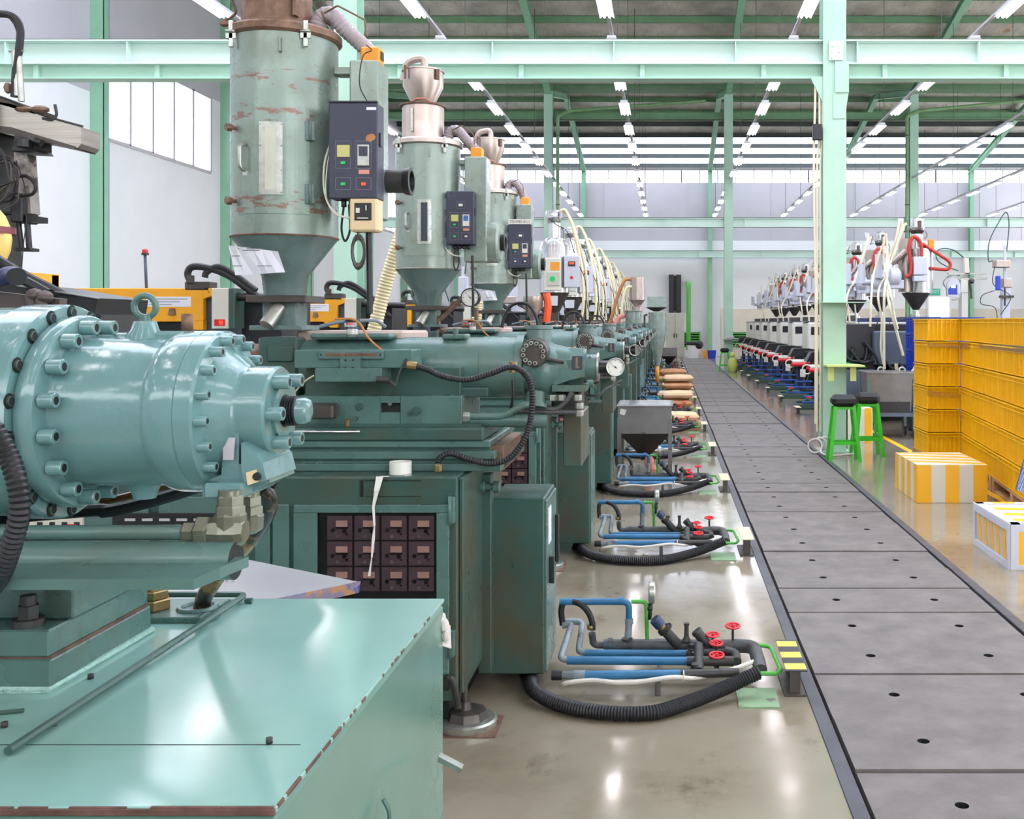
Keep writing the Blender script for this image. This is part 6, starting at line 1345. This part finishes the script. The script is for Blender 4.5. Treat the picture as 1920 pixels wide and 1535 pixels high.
def pallet(M0,L,Wd,mt,label,h=.13):
    m=MB()
    for z0,z1 in ((0,.02),(h-.022,h)):
        for i in range(5): a=i*(Wd-.09)/4;m.box(0,L,a,a+.09,z0,z1,M=M0)
    for a in (0,(L-.1)/2,L-.1): m.box(a,a+.1,0,Wd,.02,h-.022,M=M0) if a!=(L-.1)/2 else m.box(a,a+.1,0,Wd,.02,h-.022,M=M0)
    o=m.build('pallet',mt,loc=tuple(M0.translation));tag(o,label,'pallet');return o
R=Matrix.Translation(P0+d*-.02)@Matrix.Rotation(ang,4,'Z')
pm_=M['pallet']
q=R@V((0,.36,0))
pallet(R,1.6,.5,pm_,'wooden pallet under the far half of the yellow crate wall');pallet(Matrix.Translation(P0+d*1.62)@Matrix.Rotation(ang,4,'Z'),1.6,.5,pm_,'wooden pallet under the near half of the yellow crate wall')
pallet(Matrix.Translation((2.88,11.3,0)),.37,.6,pm_,'short wooden pallet under the end stack of yellow crates')
pallet(Matrix.Translation((3.60,14.1,0)),.85,1.4,M['palletb'],'black plastic pallet under the blue crates',.22)
# stretch film bands round the yellow stack
for j,(z,s0,s1,h) in enumerate(((1.33,0,.55,.05),(.78,0,.55,.07))):
    a=V((2.882,11.205,z));m=MB();m.prism([a,a+V((.372,0,-.02)),a+V((.372,0,-.02+h*.5)),a+V((0,0,h))],(0,-.002,0));tag(m.build('film_band',M['film'],loc=tuple(a)),['clear stretch film band round the upper end stack of yellow crates','clear twisted film band low on the end stack of yellow crates'][j],'stretch film')
for j,(z,t0,t1,h) in enumerate(((1.32,.02,.5,.06),(1.34,1.05,3.0,.07))):
    a=P0+d*t0-pr*.008+V((0,0,z));b=P0+d*t1-pr*.008+V((0,0,z));m=MB();m.prism([a,b,b+V((0,0,h)),a+V((0,0,h*.7))],tuple(-pr*.003));tag(m.build('film_band',M['film'],loc=tuple(a)),['short clear film strip on the far part of the crate wall','long clear film strip on the near part of the crate wall'][j],'stretch film')
# striped cloth at the right edge
m=MB();Yc=8.2;n=10;vs=[]
for i in range(n+1):
    t=i/n
    for k,(px,py) in enumerate(((1906+t*40,918+t*22),(1921+t*40,862-t*6))):
        q=W(px,py,Yc+.01*math.sin(i*2));vs.append(q)
m.add(vs,[(2*i,2*i+1,2*i+3,2*i+2) for i in range(n)]);m.add([v+V((0,.03,0)) for v in vs],[(2*i,2*i+1,2*i+3,2*i+2) for i in range(n)])
o=m.build('striped_cloth',stripes('blue_white_cloth',(62,84,160),(190,214,250),0,.012,.35,0,.8,diag=(2,-.35)),loc=tuple(W(1912,900,Yc)))
tag(o,'blue and white striped cloth sleeve against the yellow crates at the right edge','cloth')
# ------------------------------------------------------------------ steel cart with casters
x0,x1,y0,y1=2.78,3.42,14.0,14.5
g=thing('steel_cart',(3.1,14.25,0),'grey sheet steel cart on casters between the green stools and blue crates','cart')
m=MB();m.frust((3.1,14.25,.36),.56,.46,(3.1,14.25,.9),.68,.54);b=m.build('tub',M['steel_gry'],g)
m=MB();m.box(2.75,3.45,13.97,14.53,.89,.915,.003);m.box(2.85,3.35,14.0,14.02,.36,.46);m.build('rim',M['steel_gry'],b)
m=MB();m.box(2.84,3.36,13.985,14.0,.34,.50);m.build('dark_lower_panel',M['blackm'],g)
m=MB()
for z in (.30,): m.box(2.77,3.43,13.97,14.0,z,z+.05);m.box(2.77,3.43,14.5,14.53,z,z+.05);m.box(2.77,2.8,13.97,14.53,z,z+.05);m.box(3.4,3.43,13.97,14.53,z,z+.05)
m.build('frame',M['slate'],g)
for x in (2.785,3.415):
    for y in (13.985,14.515):
        m=MB();m.box(x-.018,x+.018,y-.018,y+.018,.11,.82);m.build('post',M['teal'],g)
        m=MB();m.cyl((x-.015,y,.05),(x+.015,y,.05),.05,n=16);m.box(x-.02,x+.02,y-.03,y+.03,.09,.115);m.build('caster',M['black'],g)
m=MB();m.torus((3.0,14.2,.93),(0,1,0),.04,.012,14,6);m.torus((3.3,14.2,.93),(0,1,0),.04,.012,14,6);m.build('handle',M['silver'],b)
m=MB();m.torus((3.47,14.7,.98),(0,1,.2),.14,.025,20,8,PI*.3,PI*1.3);tag(m.build('cream_hose',M['hosey'],loc=(3.47,14.7,.9)),'pale yellow hose arc above the steel cart beside the blue crates','hose')
# ------------------------------------------------------------------ right row of machines
YR=16.3
def rmach():
    Y=YR;g=thing('injection_moulding_machine',(4,Y,0),'x','moulding machine','white and black moulding machines of the right row')
    m=MB();m.box(3.05,7.5,Y-.1,Y+1.1,.95,1.0);m.box(2.95,3.65,Y,Y+.9,.45,.98,.02);m.box(3.5,7.5,Y,Y+1.1,.25,.95,.01);m.build('black_bed',M['blackm'],g)
    m=MB();m.prism([(2.62,Y+.05,.86),(2.72,Y+.05,1.04),(3.05,Y+.05,1.04),(3.3,Y+.05,.98),(3.3,Y+.05,.86)],(0,.4,0));m.build('sloping_cover',M['blackm'],g)
    m=MB();m.box(3.02,4.6,Y+.1,Y+1.0,1.0,1.60,.03);w_=m.build('white_guard',M['offw'],g)
    m=MB();m.box(3.09,3.36,Y+.085,Y+.1,1.33,1.50,.01);m.build('screen',M['blackm'],w_)
    m=MB();m.box(3.25,3.60,Y+.2,Y+.3,1.60,1.76,.01);s=m.build('top_monitor',M['offw'],g)
    m=MB();m.box(3.28,3.57,Y+.19,Y+.2,1.63,1.73);m.build('monitor_glass',M['steel_dk'],s)
    for x in (2.85,3.25):
        m=MB();m.box(x-.05,x+.07,Y+.1,Y+.25,.02,.86,.004);m.build('blue_post',M['navyb'] if x<3 else M['slate'],g)
    m=MB();m.box(2.75,3.4,Y+.3,Y+.5,.0,.12);m.box(3.5,7.4,Y+.2,Y+.9,0,.25);m.build('foot',M['dark'],g)
    m=MB();m.cyl((2.68,Y,.76),(3.05,Y+.02,.76),.05);m.cyl((2.9,Y-.02,.6),(2.9,Y-.02,.44),.06);m.build('white_filter',M['offw'],g)
    m=MB();m.cyl((2.66,Y-.04,.70),(2.95,Y-.04,.70),.04);m.cyl((3.0,Y-.04,.82),(3.0,Y-.04,.6),.03);m.build('red_fitting',M['red'],g)
    m=MB();m.torus((2.62,Y-.02,.72),(.2,1,0),.085,.014,18,6);m.build('white_pipe_loop',M['offw'],g)
    m=MB();m.tube([(3.4,Y+.05,1.6),(3.35,Y-.02,1.3),(3.28,Y-.03,1.0),(3.1,Y-.03,.7),(2.95,Y-.05,.3),(2.8,Y-.05,.15)],.012,n=6);m.tube([(3.6,Y+.05,1.6),(3.62,Y+.02,1.3),(3.5,Y,1.02)],.008,n=6);m.build('hanging_cable',M['steel_dk'],g)
    m=MB();m.pipe([(2.55,Y-.1,.22),(3.2,Y-.1,.22),(3.2,Y-.1,.6)],.022);m.pipe([(2.5,Y-.25,.12),(3.3,Y-.25,.12)],.02);m.pipe([(2.75,Y,.1),(2.75,Y-.05,.34),(3.1,Y-.05,.34)],.02);m.build('blue_pipe',mat('strong_blue_pipe',(40,84,160),.4),g)
    m=MB();m.box(2.38,3.0,Y-.3,Y-.16,.0,.1,.01);m.cyl((2.4,Y-.2,.14),(2.8,Y-.2,.14),.03);m.sphere((2.6,Y-.22,.17),.05,8);m.build('valve_block',mat('dark_green_valves',(58,84,76),.5),g)
    m=MB();hand(m,V((2.62,Y-.3,.22)),.045,(0,-.2,1));m.build('handwheel',M['red'],g)
    m=MB();m.box(3.0,7.3,Y+.15,Y+.95,1.60,1.62,.005);m.box(3.9,4.5,Y+.3,Y+.8,1.62,1.69,.01);m.build('top_deck',M['navyb'],g)
    return g
R0=rmach();R0['label']='nearest black and white moulding machine of the right row, behind the blue crates';reindex()
RM=[R0]
for k in range(1,9): RM.append(clone(R0,(0,2.65*k,0),f'white-fronted moulding machine with black screen, {ordn(k+1)} from the camera in the right row'))
for ch in list(CH[R0]):
    if ch.name.split('.')[0] in ('white_guard','top_monitor'):
        for q in CH.get(ch,()): bpy.data.objects.remove(q)
        bpy.data.objects.remove(ch)
m=MB();m.box(3.30,3.86,YR-.2,YR-.03,.92,1.46,.02);m.build('slate_cover',M['slate'],R0)
m=MB();m.box(2.6,4.8,YR+.0,YR+1.0,1.0,1.58,.02);m.build('black_guard',M['blackm'],R0)
m=MB();rr=random.Random(5)
for i in range(7):
    x=2.5+.22*i;m.tube([(x,YR-.12,1.25+rr.uniform(-.1,.1)),(x+.15,YR-.2,1.0+rr.uniform(-.15,.1)),(x+.3,YR-.2,.8+rr.uniform(-.1,.2)),(x+.45,YR-.12,1.0),(x+.5,YR-.06,1.2)],.022,n=8)
m.build('black_hoses',M['black'],R0)
m=MB();m.box(2.6,3.3,YR-.5,YR-.1,0.02,.85,.01);m.box(2.5,2.6,YR-.3,YR-.2,.2,.8,.01);m.build('control_cabinet',M['slate'],R0)
m=MB();m.prism([(2.75,YR-.5,.95),(3.1,YR-.5,.9),(3.0,YR-.3,.86),(2.7,YR-.3,.9)],(0,.02,.03));m.build('green_tray',M['green'],R0)
# floor stands and stacks in front of the right machines
for k in range(9):
    o=clone(st2,(1.74,2.65*k+17.75-4.5-2.6,0),f'low steel stand on the floor before the right machines, {ordn(k+1)} from the camera')
# dryers on the right row
def rdryer():
    Y=16.75;X=W(1730,0,Y).x
    def w5(cx,cy,dy=0): return W(1600+cx/6,400+cy/6,Y+dy)
    g=thing('steel_dryer',(X,Y,1.6),'x','hopper dryer')
    c=w5(703,0).x
    r=w5(895,0).x-w5(782,0).x;cx=w5(782,0).x
    m=MB();m.lathe((c,Y,w5(0,1085).z),(0,0,1),[(0,.05),(w5(0,895).z-w5(0,1085).z,.235)],28);m.build('cone',M['steel_dk'],g)
    m=MB();m.lathe((c,Y,w5(0,1160).z),(0,0,1),[(0,.09),(.04,.09),(.041,.05),(.10,.05)],16);m.build('throat',M['steel2'],g)
    m=MB();m.lathe((cx,Y,w5(0,895).z),(0,0,1),[(0,r),(w5(0,400).z-w5(0,895).z,r),(w5(0,380).z-w5(0,895).z,r*.8)],32);b=m.build('drum',M['steel2'],g)
    m=MB();m.lathe((w5(620,0).x,Y+.15,w5(0,880).z),(0,0,1),[(0,.13),(w5(0,280).z-w5(0,880).z,.13)],24);m.build('side_drum',M['steel'],g)
    m=MB();a=w5(680,485,-.25);q=w5(838,690,-.25);m.box(a.x,q.x,Y-.25,Y-.12,q.z,a.z,.01);a2=w5(680,700,-.25);q2=w5(832,762,-.25);m.box(a2.x,q2.x,Y-.25,Y-.12,q2.z,a2.z,.008);m.build('white_control_box',M['lgrey'],g)
    c7=w5(715,0).x
    m=MB();m.lathe((c7,Y,w5(0,400).z),(0,0,1),[(0,.09),(w5(0,235).z-w5(0,400).z,.09)],20);m.lathe((c7,Y,w5(0,240).z),(0,0,1),[(0,.08),(.09,.12),(.1,.125),(.13,.125),(.14,.11),(.26,.11),(.28,.07)],20);l=m.build('loader',M['steel2'],g)
    m=MB();m.lathe((c7,Y,w5(0,232).z),(0,0,1),[(.0,.085),(.05,.125)],20,cap=False);m.box(c7-.02,c7+.04,Y-.14,Y-.1,w5(0,190).z,w5(0,90).z);m.build('loader_band',M['steel_dk'],l)
    m=MB();m.tube([w5(765,480,-.2),w5(765,380,-.2),w5(740,300,-.2),w5(690,265,-.2),w5(650,300,-.2),w5(625,400,-.2),w5(640,520,-.2),w5(655,600,-.2),w5(640,680,-.2),w5(590,715,-.2)],.032,n=12,res=8,corr=(.02,.002));m.build('red_hose',M['redh'],g)
    m=MB();m.tube([w5(775,340,-.15),w5(860,395,-.15),w5(960,460,-.15),w5(1060,525,-.15),w5(1092,570,-.15),w5(1080,615,-.15),w5(1040,632,-.15),w5(940,625,-.15),w5(860,618,-.15)],.028,n=12,res=8,corr=(.02,.002));m.build('red_hose',M['redh'],g)
    for i,(px,py,rr_) in enumerate(((470,715,.155),(275,775,.14))):
        q=w5(px,py,-.1+.15*i);m=MB();m.lathe(q+V((-.12,0,0)),(1,0,0),[(0,rr_*.6),(.03,rr_),(.16,rr_),(.2,rr_*.7)],28);m.box(q.x-.1,q.x+.13,q.y-.08,q.y+.1,q.z-rr_-.04,q.z-.05,.01);bl=m.build('blower',M['lgrey'],g)
        m=MB();u=q+V((-.12,0,0));m.cyl(u+V((-.13,0,0)),u+V((.02,0,0)),.045);t=w5(px-115 if i==0 else px-90,460 if i==0 else 570,-.1+.15*i);m.cyl((u.x-.15,q.y,q.z-.02),(u.x-.15,q.y,t.z),.062,n=16);m.build('blower_duct',M['lgrey'],bl)
    m=MB();m.tube([w5(585,430,.05),w5(540,470,0),w5(480,520,0),w5(430,560,0)],.055,n=12,corr=(.03,.004));m.tube([w5(400,500,.2),w5(330,590,.2),w5(270,660,.2)],.05,n=12,corr=(.03,.004));m.build('foil_duct',M['steel'],g)
    for j,P in enumerate(([(560,90),(520,220),(440,480),(370,700),(300,820),(280,960),(320,1200),(310,1500),(340,1700)],[(520,60),(480,300),(400,500),(380,700),(350,900),(345,1200),(345,1600),(350,1750)],[(370,260),(300,440),(240,640),(210,800),(200,1000),(190,1270)],[(360,220),(380,420),(370,650),(380,850),(410,1050),(480,1300),(560,1600)],[(340,260),(350,600),(420,900),(450,1100),(500,1300)],[(600,110),(560,160),(500,330),(450,480)])):
        m=MB();m.tube([w5(a,b_,(-.22 if b_<650 else -.5 if b_<900 else -.72)-.03*j) for a,b_ in P],.018+.004*(j%2),n=8);m.build('cream_hose',M['cream'],g)
    m=MB();m.prism([w5(500,50,-.2),w5(570,60,-.2),w5(560,110,-.2),w5(520,140,-.2)],(0,.05,0));m.build('hose_bracket',M['lgrey'],g)
    m=MB();m.tube([w5(610,100,-.1),w5(590,180,-.1),w5(570,210,-.1),w5(620,190,-.1)],.006,n=5);m.tube([w5(810,200,-.1),w5(830,250,-.1),w5(800,290,-.1)],.006,n=5);m.build('black_wire',M['black'],g)
    return g
rd=rdryer();rd['label']='big stainless dryer with two looping red hoses above the blue crates';reindex()
for k in range(1,9):
    c_=clone(rd,(-.03*(k%2),2.65*k,0),f'stainless dryer with red hose and white blower, {ordn(k+1)} from the camera in the right row')
    hs_=[q for q in c_.children if q.name.startswith('cream_hose')]
    for q in hs_[k%2:4+k%2]: bpy.data.objects.remove(q)
# far picker robots on the right
def robot(px,py0,py1,Y,label,kind=0):
    a=W(px,py0,Y);b=W(px,py1,Y);b.z=b.z if kind else (1.80 if Y<15 else 1.77);g=thing('picker_robot',(a.x,Y,b.z),label,'robot arm')
    m=MB();m.box(a.x-.02,a.x+.02,Y-.02,Y+.02,b.z+.3,a.z,.004);m.box(a.x-.06,a.x+.07,Y-.06,Y+.06,1.625 if kind else b.z,b.z+.45,.008);m.build('mast',M['lgrey'],g)
    m=MB();z=a.z-(.25 if kind else .5);m.box(a.x-.18,a.x+.06,Y-.12,Y+.10,z-.12,z,.01);m.box(a.x-.05,a.x+.10,Y-.08,Y+.08,z-.45,z-.3,.01);m.build('carriage',M['steel'],g)
    m=MB();m.box(a.x-.2,a.x-.12,Y-.16,Y-.12,z-.50,z-.26,.01);m.build('blue_cover',M['bluec'],g)
    m=MB();m.cyl((a.x-.02,Y-.05,z-.3),(a.x-.02,Y-.05,z-.75),.02);m.box(a.x-.1,a.x+.12,Y-.1,Y,z-.62,z-.58);m.build('gripper',M['steel_dk'],g)
    m=MB();m.tube([(a.x+.03,Y,a.z-.1),(a.x+.07,Y,a.z+.35),(a.x+.02,Y,a.z+.55),(a.x-.12,Y,a.z+.35),(a.x-.26,Y,a.z+.05),(a.x-.27,Y,a.z-.25),(a.x-.2,Y,z)],.009,n=6);m.build('air_line',mat('dark_green_hose',(40,84,80),.5),g)
    m=MB();m.tube([(a.x-.2,Y-.1,z-.5),(a.x-.4,Y-.1,z-.58),(a.x-.42,Y-.1,z-.72),(a.x-.2,Y-.1,z-.78),(a.x-.15,Y-.1,z-1.0)],.007,n=5);m.tube([(a.x-.2,Y-.1,z-.1),(a.x-.22,Y-.1,z-.4),(a.x+.05,Y-.14,z-.6),(a.x-.1,Y-.1,z-.9)],.007,n=5);m.build('loose_cable',M['black'],g);return g
robot(1884,460,590,16.8,'white and grey picker robot with tall looping hose, right above the crate wall',1)
Y=17.0;p=W(1820,485,Y);g=thing('picker_robot',(p.x,Y,1.5),'picker robot with horizontal beam between the big dryer and the crate wall','robot arm')
def w6(cx,cy,dy=0): return W(1600+cx/6,400+cy/6,Y+dy)
m=MB();m.prism([w6(1190,730),w6(1510,722),w6(1510,742),w6(1190,745)],(0,.08,0));m.prism([w6(1070,665),w6(1500,672),w6(1500,684),w6(1070,684)],(0,.08,0));m.build('beam',M['silver'],g)
m=MB();m.prism([w6(1250,500),w6(1300,500),w6(1310,680),w6(1255,680)],(0,.1,0));m.prism([w6(1210,745),w6(1290,745),w6(1290,895),w6(1210,895)],(0,.2,0));m.box(w6(1220,0).x,w6(1290,0).x,Y,Y+.2,1.625,w6(0,890).z);m.build('mast',M['offw'],g)
m=MB();m.sphere(w6(1330,760),.05,10);m.cyl(w6(1310,780),w6(1325,870),.025);m.cyl(w6(1325,870),w6(1330,960),.02);m.build('gripper',M['steel_dk'],g)
m=MB();m.tube([w6(1240,495),w6(1140,420),w6(1040,395),w6(960,410),w6(930,470),w6(960,540),w6(1060,600),w6(1180,645)],.010,n=6);m.tube([w6(1200,700),w6(1080,705),w6(1015,770),w6(1040,840)],.008,n=6);m.build('air_line',mat('dark_teal_hose',(44,92,84),.5),g)
q=w6(1125,840,-.2);g=thing('teach_pendant',tuple(q),'rounded white and blue hand controller hanging between the big dryer and the beam robot','controller')
m=MB();m.prism([w6(1060,930,-.2),w6(1055,800,-.2),w6(1080,745,-.2),w6(1130,732,-.2),w6(1180,745,-.2),w6(1205,800,-.2),w6(1205,900,-.2),w6(1170,945,-.2)],(0,.08,0));m.build('shell',M['lgrey'],g)
m=MB();m.prism([w6(1072,910,-.21),w6(1070,850,-.21),w6(1110,810,-.21),w6(1170,800,-.21),w6(1172,910,-.21)],(0,.01,0));s=m.build('blue_face',M['bluec'],g)
m=MB();m.prism([w6(1100,840,-.215),w6(1100,808,-.215),w6(1152,802,-.215),w6(1152,840,-.215)],(0,.005,0));m.build('label',M['paper'],s)
m=MB();m.tube([w6(1200,900,-.2),w6(1185,950,-.2),w6(1120,975,-.2),w6(1110,960,-.2)],.01,n=6);m.tube([w6(1060,850,-.2),w6(1010,800,-.2),w6(1030,740,-.2),w6(1130,700,-.2),w6(1200,690,-.1)],.006,n=6);m.build('cable',M['silver'],g)
m=MB();q=w6(872,345);m.box(q.x-.05,q.x+.05,Y-.03,Y+.03,q.z-.08,q.z+.08,.01);m.cyl((q.x,Y,q.z-.08),(q.x,Y,q.z-.7),.01);tag(m.build('beacon_lamp',M['orange'],loc=tuple(q)),'small orange beacon beside the red hoses of the big dryer','lamp')
# picker robots behind the left row
for k,(px,py0,py1,Y) in enumerate(((868,500,560,14.5),(962,500,580,17.1),(1052,470,585,24.9),(1086,495,590,30.1),(1099,520,595,32.7))):
    robot(px,py0,py1,Y,['blue and white picker robot seen between the first and second green dryers','blue and white picker robot right of the third green dryer','picker robot behind the nearest stainless dryers','picker robot in the thick of the left row','farthest picker robot of the left row'][k])
# ------------------------------------------------------------------ light and camera
w=bpy.data.worlds.new('World');SC.world=w;w.use_nodes=True
bg=w.node_tree.nodes['Background'];bg.inputs[0].default_value=(.93,.96,1,1);bg.inputs[1].default_value=4.6
cam=bpy.data.cameras.new('camera');co=bpy.data.objects.new('camera',cam);COL.objects.link(co)
co.location=(0,0,H);co.rotation_euler=(PI/2,0,0);cam.sensor_fit='HORIZONTAL';cam.sensor_width=36;cam.lens=36*F/1920
cam.shift_x=-(CX-960)/1920;cam.shift_y=-(767.5-CY)/1920;cam.clip_start=.05;cam.clip_end=200
SC.camera=co
vs=SC.view_settings;vs.view_transform='Standard';vs.look='None';vs.gamma=1;vs.use_curve_mapping=False;vs.exposure=0.32
SC.cycles.use_denoising=True;SC.cycles.max_bounces=6;SC.cycles.diffuse_bounces=3;SC.cycles.glossy_bounces=3;SC.cycles.transparent_max_bounces=8;SC.cycles.use_adaptive_sampling=True;SC.cycles.adaptive_threshold=.05
SC.cycles.caustics_reflective=False;SC.cycles.caustics_refractive=False;SC.cycles.sample_clamp_indirect=6
